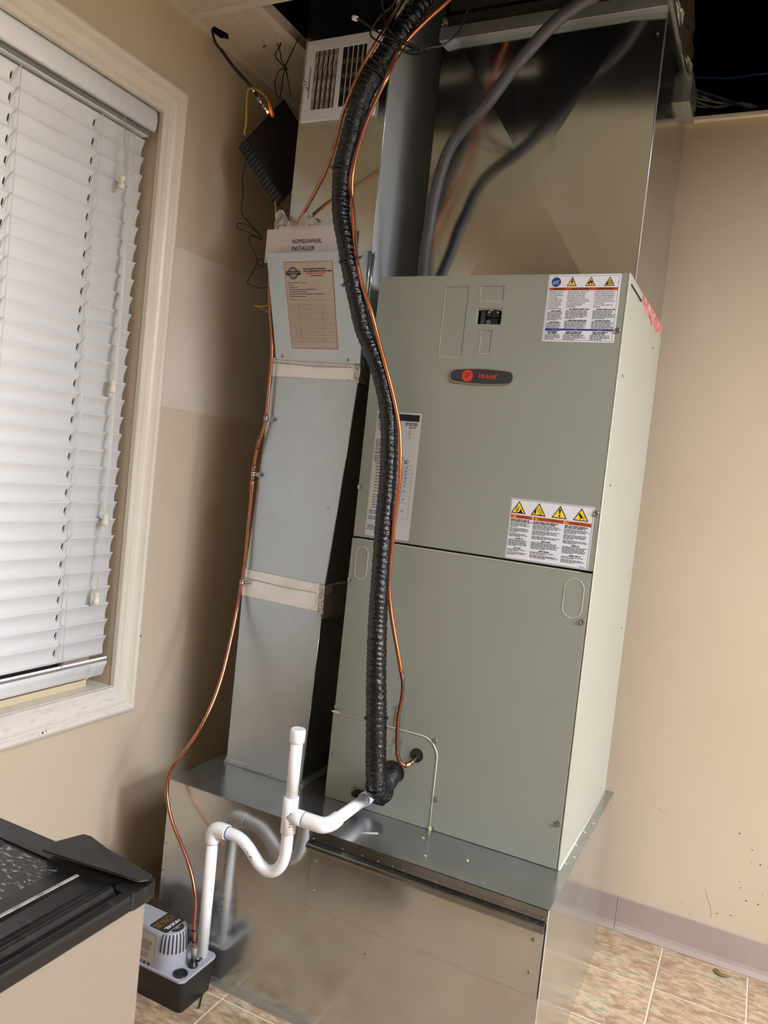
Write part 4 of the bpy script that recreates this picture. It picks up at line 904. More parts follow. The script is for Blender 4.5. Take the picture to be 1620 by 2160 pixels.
# supply register screwed to its front
SR = XZ(-.7005)
rx0, rx1, rz0, rz1 = .283, .497, 2.186, 2.390
g = G(); g.grid_plate([rx0, .310, .378, .392, .460, rx1], [rz0, 2.214, 2.362, rz1], [(.310, .378, 2.214, 2.362), (.392, .460, 2.214, 2.362)], SR, .0085, .0105, 'labelw')
g.grid_plate([rx0-.0005, rx0+.004, rx1-.004, rx1+.0005], [rz0-.0005, rz0+.004, rz1-.004, rz1+.0005], [(rx0+.004, rx1-.004, rz0+.004, rz1-.004)], SR, .0, .0088, 'labelw')
reg = g.build('register', rd, bevel=.0008, bseg=1); reg['label'] = 'dusty off-white register screwed to the duct front'
g = G(); g.box(.308, .380, -.7085, -.7008, 2.212, 2.364, 'gapshade'); g.box(.390, .462, -.7085, -.7008, 2.212, 2.364, 'gapshade'); g.build('damper_shadow', reg)
for k in range(5):
    x = .3155+k*.0142; g = G(); g.add([(x-.0058, -.7100, 2.214), (x+.0052, -.7065, 2.214), (x+.0052, -.7065, 2.362), (x-.0058, -.7100, 2.362), (x-.0054, -.7112, 2.214), (x+.0056, -.7077, 2.214), (x+.0056, -.7077, 2.362), (x-.0054, -.7112, 2.362)], [(0, 1, 2, 3), (4, 5, 6, 7), (0, 1, 5, 4), (1, 2, 6, 5), (2, 3, 7, 6), (3, 0, 4, 7)], 'dirt'); g.build('slat', reg)
for k in range(4):
    x = .4052+k*.0142; g = G(); g.add([(x+.0022, -.7105, 2.214), (x-.0010, -.7085, 2.214), (x-.0010, -.7085, 2.362), (x+.0022, -.7105, 2.362), (x+.0034, -.7100, 2.214), (x+.0002, -.7080, 2.214), (x+.0002, -.7080, 2.362), (x+.0034, -.7100, 2.362)], [(0, 1, 2, 3), (4, 5, 6, 7), (0, 1, 5, 4), (1, 2, 6, 5), (2, 3, 7, 6), (3, 0, 4, 7)], 'sheet'); g.build('slat', reg)
for k in range(3):
    g = G(); g.box(.3925, .4595, -.7090, -.7086, 2.25+k*.035, 2.262+k*.035, 'blade'); g.build('damper_blade', reg)
g = G(); g.box(.2985, .3005, -.7115, -.7109, 2.245, 2.322, 'slot'); g.build('lever_slot', reg)
g = G(); g.tube([(.2995, -.711, 2.268), (.2985, -.722, 2.266), (.2965, -.727, 2.262)], .003, 'nickel', 8); g.lathe((.2965, -.727, 2.276), [(.0022, -.002), (.0045, 0), (.0045, .004), (.002, .006)], 'nickel', 10, 'y'); g.tube([(.2965, -.727, 2.262), (.2965, -.729, 2.276)], .002, 'nickel', 8); g.build('lever', reg)

# ================================================================ DOCUMENT POUCH, MANUAL, BAG
Q = [Vector((.283, -.716, 1.572)), Vector((.5345, -.716, 1.568)), Vector((.545, -.752, 1.838)), Vector((.2462, -.752, 1.838))]
qn = (Q[1]-Q[0]).cross(Q[3]-Q[0]).normalized(); qn = qn if qn.y < 0 else -qn
def SQ(u, v, d):   # u, v in 0..1
    return (Q[0]*(1-u)*(1-v)+Q[1]*u*(1-v)+Q[2]*u*v+Q[3]*(1-u)*v)+qn*d
dh = thing('document_pouch', (.40, -.715, 1.572), 'bent galvanized document pocket with a service sheet on the narrow duct', 'document holder')
g = G(); N_ = 8
fr = [SQ(i/N_, j/4, 0) for i in range(N_+1) for j in range(5)]
g.add(fr, [(i*5+j, (i+1)*5+j, (i+1)*5+j+1, i*5+j+1) for i in range(N_) for j in range(4)], 'galv_matte')
bk = [SQ(i/N_, j/4, -.0012) for i in range(N_+1) for j in range(5)]
g.add(bk, [(i*5+j, i*5+j+1, (i+1)*5+j+1, (i+1)*5+j) for i in range(N_) for j in range(4)], 'galv_matte')
g.build('front_sheet', dh)
g = G(); yb_ = -.7055
g.add([Q[1], Q[2], (.541, yb_-.001, 1.838), (.533, yb_, 1.572)], [(0, 1, 2, 3)], 'galv'); g.add([Q[0], Q[3], (.2462, yb_-.001, 1.838), (.283, yb_, 1.572)], [(0, 1, 2, 3)], 'galv'); g.add([Q[0], Q[1], (.533, yb_, 1.572), (.283, yb_, 1.572)], [(0, 1, 2, 3)], 'galv')
g.box(.2725, .5265, -.7060, -.7035, 1.572, 1.832, 'galv_matte'); g.tube([(.541, -.730, 1.842), (.5405, -.728, 1.735)], .0022, 'galv', 6); g.tube([(.546, -.721, 1.842), (.5425, -.720, 1.70)], .0014, 'galv', 6); g.build('side_gusset', dh)
for u in (.08, .86): screw(SQ(u, .03, .0), dh, tuple(qn), .0045)
# service sheet, 145 x 215 mm, in sheet coordinates
A0, B0, C0, D0 = Vector((.3315, 0, 1.600)), Vector((.4705, 0, 1.601)), Vector((.4450, 0, 1.8165)), Vector((.2995, 0, 1.816))
def onq(p):      # drop an x, z point onto the pouch front
    t = (p.z-1.570)/.268; y = -.716-.036*t; return Vector((p.x, y, p.z))
def SS(u, v, d):
    p = A0*(1-u)*(1-v)+B0*u*(1-v)+C0*u*v+D0*(1-u)*v
    return onq(p)+qn*(.0006+d)
g = G(); g.add([SS(i/3, j/3, 0) for i in range(4) for j in range(4)], [(i*4+j, (i+1)*4+j, (i+1)*4+j+1, i*4+j+1) for i in range(3) for j in range(3)], 'sheet'); sh = g.build('service_sheet', dh)
g = G()
for a in ((0, 1, .988, .995), (0, 1, .004, .011), (.0, .011, .004, .995), (.989, 1.0, .004, .995)): quad(g, SS, *a, 'redline', .0003)
g.build('red_border', sh)
g = G(); cx, cy = .185, .868
ring = lambda r0, r1, a0, a1: [(cx+r1*math.cos(a), cy+r1*.66*math.sin(a)) for a in [a0+(a1-a0)*k/14 for k in range(15)]]+[(cx+r0*math.cos(a), cy+r0*.66*math.sin(a)) for a in [a1-(a1-a0)*k/14 for k in range(15)]]
for a0 in (0.18, PI+.18):
    rg = ring(.068, .108, a0, a0+PI-.36); n = 15
    g.add([SS(u, v, .0003) for u, v in rg], [(k, k+1, 2*n-2-k, 2*n-1-k) for k in range(n-1)], 'inkg')
quad(g, SS, cx-.155, cx+.155, cy-.024, cy+.024, 'ink', .0004)
put_text(g, SS, 'CARL BRYANT', cx, cy-.002, .0145, 'sheet', align='c', width=.27, d=.0006, bold=.02)
fine_print(g, SS, cx-.07, cx+.09, cy-.010, 1, .01, .007, 'sheet', rnd=R1, last=1, d=.0006); g.build('round_logo', sh)
g = G()
fine_print(g, SS, .40, .93, .918, 2, .026, .013, 'ink', rnd=R1, last=.97); fine_print(g, SS, .46, .85, .868, 1, .02, .013, 'redink', rnd=R1, last=.97); fine_print(g, SS, .54, .80, .840, 1, .02, .010, 'ink', rnd=R1, last=1)
put_text(g, SS, 'Before Calling For Service', .045, .752, .014, 'ink', width=.40, bold=.02, d=.0003)
fine_print(g, SS, .05, .20, .738, 1, .02, .008, 'inkg', rnd=R1, last=.9)
for k, e in enumerate((.32, .78, .45, .88, .42)): fine_print(g, SS, .07, e, .712-k*.0265, 1, .02, .010, 'inkg', rnd=R1, last=1)
put_text(g, SS, 'Other Notes:', .05, .560, .012, 'ink', width=.17, bold=.01, d=.0003); quad(g, SS, .26, .97, .558, .5605, 'inkg', .0003)
put_text(g, SS, 'Date', .06, .508, .010, 'inkg', width=.06, d=.0003); put_text(g, SS, 'Work Performed', .26, .508, .010, 'inkg', width=.20, d=.0003); put_text(g, SS, 'Tech', .76, .508, .010, 'inkg', width=.06, d=.0003)
for k in range(17): quad(g, SS, .03, .97, .498-k*.0262, .5005-k*.0262, 'inkg', .0003)
for u in (.235, .735): quad(g, SS, u, u+.003, .05, .53, 'inkg', .0003)
g.build('print', sh)

g = G(); n = 8
SMn = lambda u, v, d: (u, -.736+.006*math.sin((u-.22)*9)-d, v)
ml, mr = .2285, .455
def sheet_stack(m, off, zt, xl, xr, zb=1.818):
    vs = [SMn(xl+(xr-xl)*i/n, zz, off+dd) for dd in (0, .0022) for i in range(n+1) for zz in (zb, zt)]
    fs = []
    W2 = 2*(n+1)
    for i in range(n):
        a = i*2; fs += [(a, a+2, a+3, a+1), (W2+a, W2+a+1, W2+a+3, W2+a+2), (a+1, a+3, W2+a+3, W2+a+1), (a, W2+a, W2+a+2, a+2)]
    fs += [(0, 1, W2+1, W2), (2*n, W2+2*n, W2+2*n+1, 2*n+1)]
    g.add(vs, fs, m)
ml = .2315
sheet_stack('paper', 0.0, 1.904, ml, mr)
mo = tag(g.build('owner_manual'), 'pale printed manual sticking up out of the galvanized pocket', 'manual')
g = G(); SM2 = lambda u, v, d: SMn(u, v, .0022+d)
for k, t in enumerate(('HOMEOWNER,', 'INSTALLER', 'AND SERVICER')):
    put_text(g, SM2, t, .3095, 1.8665-k*.0178, .0108, 'ink', width=(.0885, .069, .092)[k], d=.0003, bold=.025)
g.build('print', mo)
g = G(); n = 7; sheet_stack('paper', -.0045, 1.912, .262, .47); tag(g.build('folded_paper'), 'white leaflet edge showing just behind the printed manual', 'leaflet')
# crumpled clear bag behind the papers
g = G(); r_ = random.Random(3); nx, nz = 22, 7
vs = [(.240+.225*i/nx+r_.uniform(-.003, .003), -.722+r_.uniform(-.006, .006), 1.86+(.075+.014*math.sin(i*.8)+(.012 if i < 3 else 0))*j/nz+r_.uniform(-.003, .003)) for i in range(nx+1) for j in range(nz+1)]
g.add(vs, [(i*(nz+1)+j, (i+1)*(nz+1)+j, (i+1)*(nz+1)+j+1, i*(nz+1)+j+1) for i in range(nx) for j in range(nz)], 'plastic', False)
tag(g.build('plastic_bag'), 'crumpled clear plastic bag tucked behind the manual', 'plastic bag')

# ================================================================ BLACK INSULATED SUCTION HOSE
hp = relax(smooth_path(CURVES['hose'], 8), 6)
def resample(pts, step):
    P = [Vector(p) for p in pts]; out = [P[0]]; acc = 0
    for i in range(1, len(P)):
        seg = (P[i]-P[i-1]).length; t = step-acc
        while t <= seg: out.append(P[i-1].lerp(P[i], t/seg)); t += step
        acc = (acc+seg) % step
    return out
hp = resample(hp, .0022)
hr = []
for i, p in enumerate(hp):
    z = p.z
    hr.append(.0245 if z < .75 else .0245-.0035*min(1, (z-.75)/.4) if z < 1.9 else .021+.004*min(1, (z-1.9)/.25))
r_ = random.Random(8); ph = [r_.uniform(0, 6.28) for _ in range(len(hp))]
cumul = 0; rid = []
for i in range(len(hp)): cumul += 1.05+.22*math.sin(i*.13)+.12*math.sin(i*.041); rid.append(cumul)
def hose_r(i, a): return 1+.028*math.sin(rid[i]+a*1.0+.5*math.sin(2*a))+.016*math.sin(rid[i]*.47-2*a+1)+.012*math.sin(rid[i]*1.31+3*a)+.012*math.sin(3*a+ph[i//9])+.006*math.sin(5*a+ph[i//2])
hz = tag(bpy.data.objects.new('suction_line', None), 'thick black tape-wrapped insulated hose climbing from the air handler to the ceiling', 'hose'); col.objects.link(hz); hz.location = hp[0]
g = G(); g.tube(hp, hr, 'tape', 28, rfun=hose_r); g.build('wrapped_insulation', hz)
g = G(); el = smooth_path([(.748, -.729, .585), (.748, -.752, .578), (.745, -.775, .568), (.742, -.792, .562), (.740, -.803, .575)], 6)
g.tube(el, [.027]*10+[.026]*(len(el)-10), 'tapem', 22, rfun=lambda i, a: 1+.05*math.sin(3*a+i*.6)+.03*math.sin(7*a)); g.build('foam_elbow', hz)
def tie(path, idx, r, m='black', th=.0022, w_=.0032, tail=None, parent=None, nm='cable_tie'):
    p = path[idx]; t = (path[idx+1]-path[idx-1]).normalized(); u = t.cross(Vector((0, -1, 0))).normalized(); v = t.cross(u)
    g = G(); g.tube([p+(u*math.cos(a)+v*math.sin(a))*r for a in [2*PI*k/24 for k in range(24)]], th, m, 6, closed=True)
    if tail is not None:
        q = p+(u*math.cos(tail)+v*math.sin(tail))*(r+.001); dq = (q-p).normalized()
        g.tube([q, q+dq*.006], .0032, m, 6); g.tube([q+dq*.004, q+dq*.012+t*.003], .0012, m, 5)
    return g.build(nm, parent)
nearz = lambda P, z: min(range(2, len(P)-2), key=lambda i: abs(P[i].z-z))
for z, tl in ((.735, 2.6), (1.745, 3.0), (1.795, 0.2), (2.005, 3.1), (2.208, .3), (2.222, None)):
    i = nearz(hp, z); tie(hp, i, hr[i]*1.10, tail=tl, parent=hz)

ll = relax(smooth_path(CURVES['liquid_line'], 6), 3)
lq = tag(bpy.data.objects.new('liquid_line', None), 'thin orange copper line running up beside the black hose', 'pipe'); col.objects.link(lq); lq.location = ll[-1]
g = G(); g.tube(ll, .0050, 'coppero', 12); g.build('coated_tube', lq)
lb2 = relax(smooth_path(CURVES['liquid_bare'], 6), 2)
g = G(); g.tube(lb2, .0044, 'copperd', 12); g.build('bare_copper', lq)
g = G(); g.tube(lb2[-14:-8], .0062, 'copper', 12); g.build('brazed_joint', lq)
cw = relax(smooth_path(CURVES['control_wire'], 5), 3)
g = G(); g.tube(cw, .0026, 'brownw', 8); tag(g.build('control_wire'), 'brown control wire twisting beside the orange copper line', 'wire')

# ================================================================ GREY CONDUIT
cp = relax(smooth_path(CURVES['conduit'], 6), 4)
cd_ = tag(bpy.data.objects.new('grey_conduit', None), 'smooth grey flexible conduit arching in front of the cross-broken plenum', 'conduit'); col.objects.link(cd_); cd_.location = cp[0]
cpr = resample(cp, .004)
g = G(); g.tube(cpr, .0138, 'conduit', 18, rfun=lambda i, a: 1+.012*math.sin(i*1.6)); g.build('conduit_hose', cd_)

# ================================================================ CONDENSATE COPPER TUBE
dt = relax(smooth_path(CURVES['drain_tube'], 6), 3)
ct = tag(bpy.data.objects.new('condensate_tube', None), 'slim copper tube clamped to the narrow duct and dropping to the pump', 'pipe'); col.objects.link(ct); ct.location = dt[0]
g = G(); g.tube(dt, .0046, 'copper', 12); g.build('copper_tube', ct)
def sleeve(z0, z1, r, m, nm):
    s_ = [p for p in dt if z0 <= p.z <= z1 and p.y > -.76 and p.z < 1.9 or (z1 < .4 and z0 <= p.z <= z1)]
    g = G(); g.tube(s_, r, m, 12); return g.build(nm, ct)
sleeve(1.33, 1.375, .0062, 'copperd', 'coupling'); sleeve(1.255, 1.29, .006, 'copperd', 'coupling'); sleeve(1.205, 1.25, .006, 'copper', 'coupling')
for z in (1.413, 1.262, .967):
    i = nearz([p for p in dt], z); cand = [k for k in range(2, len(dt)-2) if dt[k].y > -.74 and dt[k].z < 1.6]; i = min(cand, key=lambda k: abs(dt[k].z-z)); p = dt[i]
    g = G(); g.lathe((p.x, p.y, p.z-.006), [(.0056, 0), (.0066, .001), (.0066, .005), (.0056, .006), (.0056, .007), (.0066, .008), (.0066, .011), (.0056, .012)], 'screw', 14)
    g.box(p.x+.004, p.x+.020, -.7125, -.7095, p.z-.005, p.z+.005, 'screw'); st = g.build('tube_strap', ct)
    screw((p.x+.015, -.7125, p.z), ct, r=.0032)

# ================================================================ PVC DRAIN WITH TRAP
pv = tag(bpy.data.objects.new('pvc_drain', None), 'white plastic drain pipe with U trap leading to the pump', 'pipe'); col.objects.link(pv); pv.location = (.592, -.932, .345)
R, RF = .0140, .0178
y_t = -.932; zt_ = .505; xe, xt, xd = .690, .5915, .385
def fit(pts, r, nm, m='pvc', collar=None):
    g = G(); g.tube(pts, r, m, 22)
    if collar:
        for p, q in collar: g.tube([p, q], r+.0016, m, 22)
    return g.build(nm, pv)
V = Vector
g = G(); g.tube([(xe, -.728, .5065), (xe, -.905, .5065)], R, 'pvc', 22); g.build('outlet_pipe', pv)
g = G(); g.tube([(xe, -.728, .5065), (xe, -.752, .5065)], RF-.0008, 'pvc', 22); g.build('outlet_coupling', pv)
g = G(); g.tube([(xe, -.7525, .5065), (xe, -.7545, .5065)], R+.0008, 'pvcblue', 22); g.build('primer_ring', pv)
fit(smooth_path([(xe, -.885, .5065), (xe, -.905, .506), (xe-.0035, -.921, zt_+.001), (xe-.012, -.930, zt_), (xe-.028, y_t, zt_), (xe-.0585, y_t, zt_)], 6), RF, 'elbow')
fit([(xe-.05, y_t, zt_), (xt+.030, y_t, zt_)], R, 'branch_pipe')
g = G(); g.tube([(xt, y_t, zt_-.042), (xt, y_t, zt_-.0415), (xt, y_t, zt_+.0415), (xt, y_t, zt_+.042)], [RF-.001, RF, RF, RF-.001], 'pvc', 22); g.tube([(xt, y_t, zt_), (xt+.037, y_t, zt_), (xt+.0375, y_t, zt_)], [RF, RF, RF-.001], 'pvc', 22); g.build('tee', pv)
fit([(xt, y_t, zt_+.04), (xt, y_t, .680)], R, 'standpipe')
g = G(); g.lathe((xt, y_t, .676), [(RF-.0006, 0), (RF, .001), (RF, .026), (RF-.002, .030), (RF-.004, .0305), (RF-.005, .0298)], 'pvc', 24); g.build('cap', pv)
tr = [(xt, y_t, zt_-.04), (xt, y_t, .440), (xt-.001, y_t, .413), (xt-.008, y_t, .385), (xt-.024, y_t, .3645), (xt-.045, y_t, .3575), (xt-.066, y_t, .3645), (xt-.084, y_t, .379), (xt-.102, y_t, .3945), (xt-.122, y_t, .4065), (xt-.145, y_t, .4115), (xd+.03, y_t, .4115)]
fit(smooth_path(tr, 6), R, 'trap')
g = G(); g.tube([(xd+.0405, y_t, .4115), (xd+.0428, y_t, .4115)], R+.0009, 'pvcblue', 22); g.build('primer_ring', pv)
g = G()
for dx, m in ((-.0375, 'inkg'),):
    g.tube([(xt+.0385, y_t, zt_), (xt+.0390, y_t, zt_)], R+.0005, m, 22); g.tube([(xt, y_t, zt_-.0435), (xt, y_t, zt_-.0425)], R+.0004, m, 22); g.tube([(xd, y_t, .3745), (xd, y_t, .3755)], R+.0004, m, 22)
g.build('joint_line', pv)
fit(smooth_path([(xd+.040, y_t, .4115), (xd+.018, y_t, .4115), (xd+.005, y_t, .407), (xd, y_t, .394), (xd, y_t, .376)], 6), RF, 'elbow')
fit([(xd, y_t, .378), (xd, y_t, .0885)], R, 'down_pipe')
# printed marks on the pipe
g = G(); r_ = random.Random(5)
def on_pipe(cx, cy, r):
    return lambda u, v, d: (cx+math.sin(u)*(r+d), cy-math.cos(u)*(r+d), v)
Fp = on_pipe(xt, y_t, RF)
for k in range(7): quad(g, Fp, .55, .85, zt_-.022+k*.0052, zt_-.0195+k*.0052, 'inkg', .0003)
for k in range(4): quad(g, Fp, .95, 1.15, zt_-.016+k*.0062, zt_-.0125+k*.0062, 'ink', .0003)
g.build('stamped_print', pv)
g = G(); Fd = lambda u, v, d: (xd+math.sin(u)*(R+d), y_t+math.cos(u)*(R+d), v)
for k in range(26):
    zz = .115+k*.0098
    if r_.random() < .8: quad(g, Fd, .0, .32, zz, zz+.0058, 'redline', .0003)
g.build('stripe_print', pv)
g = G()
for k in range(18):
    t = r_.uniform(.25, .75); x = xt-.070-.045*t; z = .372+.028*t+r_.uniform(-.004, .004); g.prism(disc_poly(x, z, r_.uniform(.0008, .0022), r_.uniform(.0005, .0010), 6), lambda u, v, d: (u, y_t-R-.0002-d+.0004, v), 0, .0004, 'inkg')
g.build('smudged_print', pv)

# ================================================================ CONDENSATE PUMP
pm = thing('condensate_pump', (.27, -.966, 0), 'small condensate pump with black tank and grey motor cover beside the steel box', 'pump')
g = G(); n = 6
bt = round_rect(.140, .4025, -1.019, -.9085, .012); tp = round_rect(.128, .4115, -1.035, -.9075, .014)
vs = [(u, v, .001) for u, v in bt]+[(u, v, .084) for u, v in tp]; nb = len(bt)
g.add(vs, [tuple(range(nb))[::-1], tuple(range(nb, 2*nb))], 'pumpk'); g.add(vs, [(k, (k+1) % nb, nb+(k+1) % nb, nb+k) for k in range(nb)], 'pumpk', True); g.build('tank', pm)
XY = lambda z0: (lambda u, v, d: (u, v, z0+d))
g = G(); g.prism(round_rect(.1265, .4135, -1.0375, -.9050, .015), XY(.084), 0, .0065, 'pumpg'); g.build('lid', pm, bevel=.0015)
# motor cover: block with a half-round front, drawn in towards the top
def cover_ring(z, ins, zr=0):
    cx, cy, r = .335, -.990, .0440-ins
    pts = [(.205+ins*.6, cy+r), (.205+ins*.6, cy-r)]
    pts += [(cx-.000+r*math.cos(a)*.90, cy+r*math.sin(a)) for a in [-PI/2+PI*k/24 for k in range(25)]]
    return [(u, v, z) for u, v in pts]
lev = [(.0905, 0), (.120, .0015), (.150, .003), (.163, .0042), (.170, .0058), (.1745, .0085), (.1765, .0110)]
g = G(); n = 27; b = 0
rings = [cover_ring(z, i_) for z, i_ in lev]
vs = [p for r0 in rings for p in r0]
g.add(vs, [(a*n+k, a*n+(k+1) % n, (a+1)*n+(k+1) % n, (a+1)*n+k) for a in range(len(rings)-1) for k in range(n)], 'pumpg', True)
g.add(rings[-1], [tuple(range(n))], 'pumpg'); g.build('motor_cover', pm)
g = G(); g.lathe((.165, -.985, .0905), [(.030, 0), (.030, .062), (.026, .072), (.016, .076)], 'pumpg', 20); g.build('float_cover', pm)
g = G()
for k in range(13):      # upright louvres round the nose
    a = -1.45+k*.235
    c_, s_ = math.cos(a), math.sin(a); pts = []
    for z, i_ in ((.128, .0019), (.150, .003), (.163, .0042), (.170, .0065), (.1742, .0095)): r0 = .0440-i_+.0003; pts.append((.335+r0*c_*.9, -.990+r0*s_, z+(0.006*abs(a)/1.5 if z < .13 else 0)))
    g.tube(pts, .0017, 'slot', 6)
g.build('side_vents', pm)
g = G()
for k in range(9):
    a = -1.35+k*.335; c_, s_ = math.cos(a), math.sin(a); px, py = -s_, c_
    P2 = [(.3455+.004*c_, -.990+.004*s_), (.3455+.0195*c_*.85-px*.0030, -.990+.0195*s_-py*.0030), (.3455+.0195*c_*.85+px*.0030, -.990+.0195*s_+py*.0030)]
    poly(g, XY(.1768), P2, 'blackm', .0002)
g.build('top_vents', pm)
g = G(); g.prism(round_rect(.291, .3435, -1.0225, -.9555, .004), XY(.1766), .0, .0008, 'black'); tl = g.build('top_label', pm)
TL = lambda u, v, d: (v, -u, .1776+d)      # reads along -y, tops toward +x
g = G(); put_text(g, TL, 'MODEL', .962, .3275, .0095, 'white', width=.050, bold=.035, d=.0002); put_text(g, TL, 'VCMA-20S', .9595, .298, .0215, 'gold', width=.0600, bold=.02, d=.0002); g.build('lettering', tl)
SP = lambda u, v, d: (u, -1.0347+(v-.0905)*.036-d+.0006, v)
g = G(); g.add([SP(u, v, .0008) for u, v in ((.236, .100), (.322, .100), (.320, .166), (.238, .166))], [(0, 1, 2, 3)], 'pumplabel'); sl = g.build('side_label', pm)
g = G(); fine_print(g, SP, .244, .285, .160, 2, .0045, .0022, 'inkg', rnd=R1, d=.0011); fine_print(g, SP, .244, .315, .1495, 7, .0040, .0018, 'inkg', rnd=R1, d=.0011); fine_print(g, SP, .244, .315, .119, 4, .0040, .0018, 'inkg', rnd=R1, d=.0011); g.build('print', sl)
g = G()
for k in range(7): g.prism(disc_poly(.228+k*.0135, .0955, .0028, .0032, 7), SP, .0, .0012, 'blackm')
for k in range(12): g.box(.2065+k*.007, .209+k*.007, -.953, -.9475, .168, .1768, 'slot')
g.build('base_vents', pm)
g = G(); g.tube([(.3885+.0155*math.cos(a), -1.0135+.0155*math.sin(a), .0915) for a in [2*PI*k/24 for k in range(24)]], .0022, 'black', 8, closed=True); g.lathe((.3885, -1.0135, .0903), [(.0155, 0), (.0155, .0004)], 'blackm', 20); g.build('inlet_ring', pm)
g = G(); g.lathe((.3925, -.974, .0905), [(.012, 0), (.012, .003), (.010, .005), (.0078, .006), (.0078, .016), (.0062, .018), (.005, .030)], 'black', 18); g.tube([(.398, -.974, .103), (.407, -.972, .107), (.411, -.966, .113)], .0028, 'black', 8); g.build('check_valve', pm)
g = G(); g.tube([(.3925, -.974, .112), (.3932, -.974, .136)], .0066, 'plastic', 14); g.build('clear_tubing', pm)
dtp = dt[1]
for z in (.150, .176):
    i = nearz(dt[:40], z); p = dt[i]
    g = G(); g.tube([(p.x+.0055*math.cos(a), p.y+.0055*math.sin(a), p.z) for a in [2*PI*k/16 for k in range(16)]], .0016, 'black', 6, closed=True); g.tube([(p.x-.003, p.y-.006, p.z), (p.x-.008, p.y-.007, p.z+.001)], .002, 'black', 6); g.build('cable_tie', ct)
g = G(); g.tube(smooth_path([(.385, -.9, .0015), (.41, -.952, .002), (.424, -.975, .003), (.428, -.985, .006)], 4), .0014, 'blackm', 6); tag(g.build('wire_scrap', base=True), 'short dark wire end on the floor beside the pump', 'wire')

# ================================================================ MODEM AND CABLES IN THE UPPER CORNER
md = thing('modem', (.12, -.62, 2.0), 'black ribbed modem hanging askew by cable ties in the dark corner', 'modem')
L0, U, Vv = V((.103, -.70, 2.163)), V((.112, .045, -.153)), V((.013, .14, .171))
Nn = U.cross(Vv).normalized(); Nn = Nn if Nn.y < 0 else -Nn
Wd = V((-.026, .004, -.020))
g = G(); vs = [L0+U*a+Vv*b_+Wd*c for a in (0, 1) for b_ in (0, 1) for c in (0, 1)]
g.add(vs, [(0, 1, 3, 2), (4, 6, 7, 5), (0, 4, 5, 1), (2, 3, 7, 6), (0, 2, 6, 4), (1, 5, 7, 3)], 'blackm'); g.build('case', md, bevel=.003)
g = G(); ns = (Wd.cross(U)).normalized(); ns = ns if ns.dot(V((-.3, -1, -.5))) > 0 else -ns
for k in range(15):
    a = .03+k*.063; q = [L0+U*(a+da)+Wd*c+ns*o_ for o_ in (0, .0022) for da, c in ((0, .06), (.032, .06), (.032, .94), (0, .94))]
    g.add(q, [(4, 5, 6, 7), (0, 1, 5, 4), (1, 2, 6, 5), (2, 3, 7, 6), (3, 0, 4, 7)], 'badge')
g.build('vent_ribs', md)
g = G(); e0 = L0+Vv*.02; g.add([L0+Vv*t+Wd*c-U*.004 for t, c in ((.18, .2), (.40, .2), (.40, -.35), (.18, -.35))], [(0, 1, 2, 3)], 'paper'); g.build('port_sticker', md)
lp = V(CURVES['connector'][-1])
g = G(); g.lathe(lp+V((.008, -.014, -.006)), [(.0022, -.002), (.0032, 0), (.0022, .002)], 'led', 10, 'y'); g.lathe(lp+V((.0075, -.017, -.005)), [(.0010, -.001), (.0014, 0), (.0010, .001)], 'ledw', 8, 'y'); g.build('status_light', md)
cx_ = relax(smooth_path(CURVES['coax'], 6), 2); cn = CURVES['connector']
co = tag(bpy.data.objects.new('coax_cable', None), 'black coaxial cable dropping from the ceiling hole to the modem', 'cable'); col.objects.link(co); co.location = cx_[0]
g = G(); g.tube([(cx_[0].x-.004, cx_[0].y+.004, 2.47)]+cx_, .0034, 'black', 10); g.tube([V(p)+V((.005, 0, 0)) for p in cx_[10:]], .002, 'black', 8); g.build('cable', co)
g = G(); a_, b_, c_, d_ = [V(p) for p in cn]; g.tube([a_, a_.lerp(b_, .55)], .0052, 'nickel', 12); g.tube([a_.lerp(b_, .55), b_], .0036, 'blackm', 10); g.tube([b_, c_], [.0062, .0052], 'nickel', 12); g.tube([c_, d_], [.0048, .0046], 'nickel', 12); g.build('connector', co)
pc = tag(bpy.data.objects.new('patch_cable', None), 'yellow patch cable looping beside the coaxial connector', 'cable'); col.objects.link(pc); pc.location = V(CURVES['patch'][0])
g = G(); g.tube(relax(smooth_path(CURVES['patch'][:], 6), 2), .0026, 'yel', 8); g.build('cable', pc)
g = G(); g.tube([V(CURVES['patch'][0])+V((.004, .0, -.008)), V(CURVES['patch'][1])], [.006, .0042], 'yel', 8); g.build('plug_boot', pc)
g = G(); g.tube(smooth_path(CURVES['patch_low'], 5), .0026, 'yel', 8); tag(g.build('patch_cable_tail'), 'short yellow cable running from the modem bottom into the pocket', 'cable')
g = G(); g.tube(relax(smooth_path([(.112, -.692, 2.118)]+CURVES['cord'], 6), 2), .0014, 'black', 6); tag(g.build('power_cord'), 'thin black cord hanging in loops down the left wall', 'cord')
for k, nm in enumerate(('zip_a', 'zip_b')):
    g = G(); g.tube(smooth_path(CURVES[nm], 4), .0015-.0004*k, 'yel', 6); tag(g.build('yellow_string'), ('upper straight', 'lower slanting')[k]+' yellow string end poking out left of the metal pocket', 'string')
for nm, r0, d in (('tie_a', .0017, 'right-hand'), ('tie_b', .0017, 'middle'), ('tie_c', .0016, 'left-hand')):
    g = G(); pts = relax(smooth_path(CURVES[nm], 5), 1)
    if pts[0].z < 2.40 or nm != 'tie_c': pts = [V((pts[0].x, pts[0].y, 2.425))]+pts
    g.tube(pts, r0, 'black', 6); tag(g.build('hanging_cable_tie'), d+' black cable tie that hangs the modem from the ceiling', 'cable tie')
g = G(); kx = V((.197, -.681, 2.351)); g.tube([kx+V((-.004, 0, .006)), kx+V((.004, 0, -.006))], .004, 'black', 8); tag(g.build('tie_knot'), 'black knot where the cable ties cross above the modem', 'cable tie')
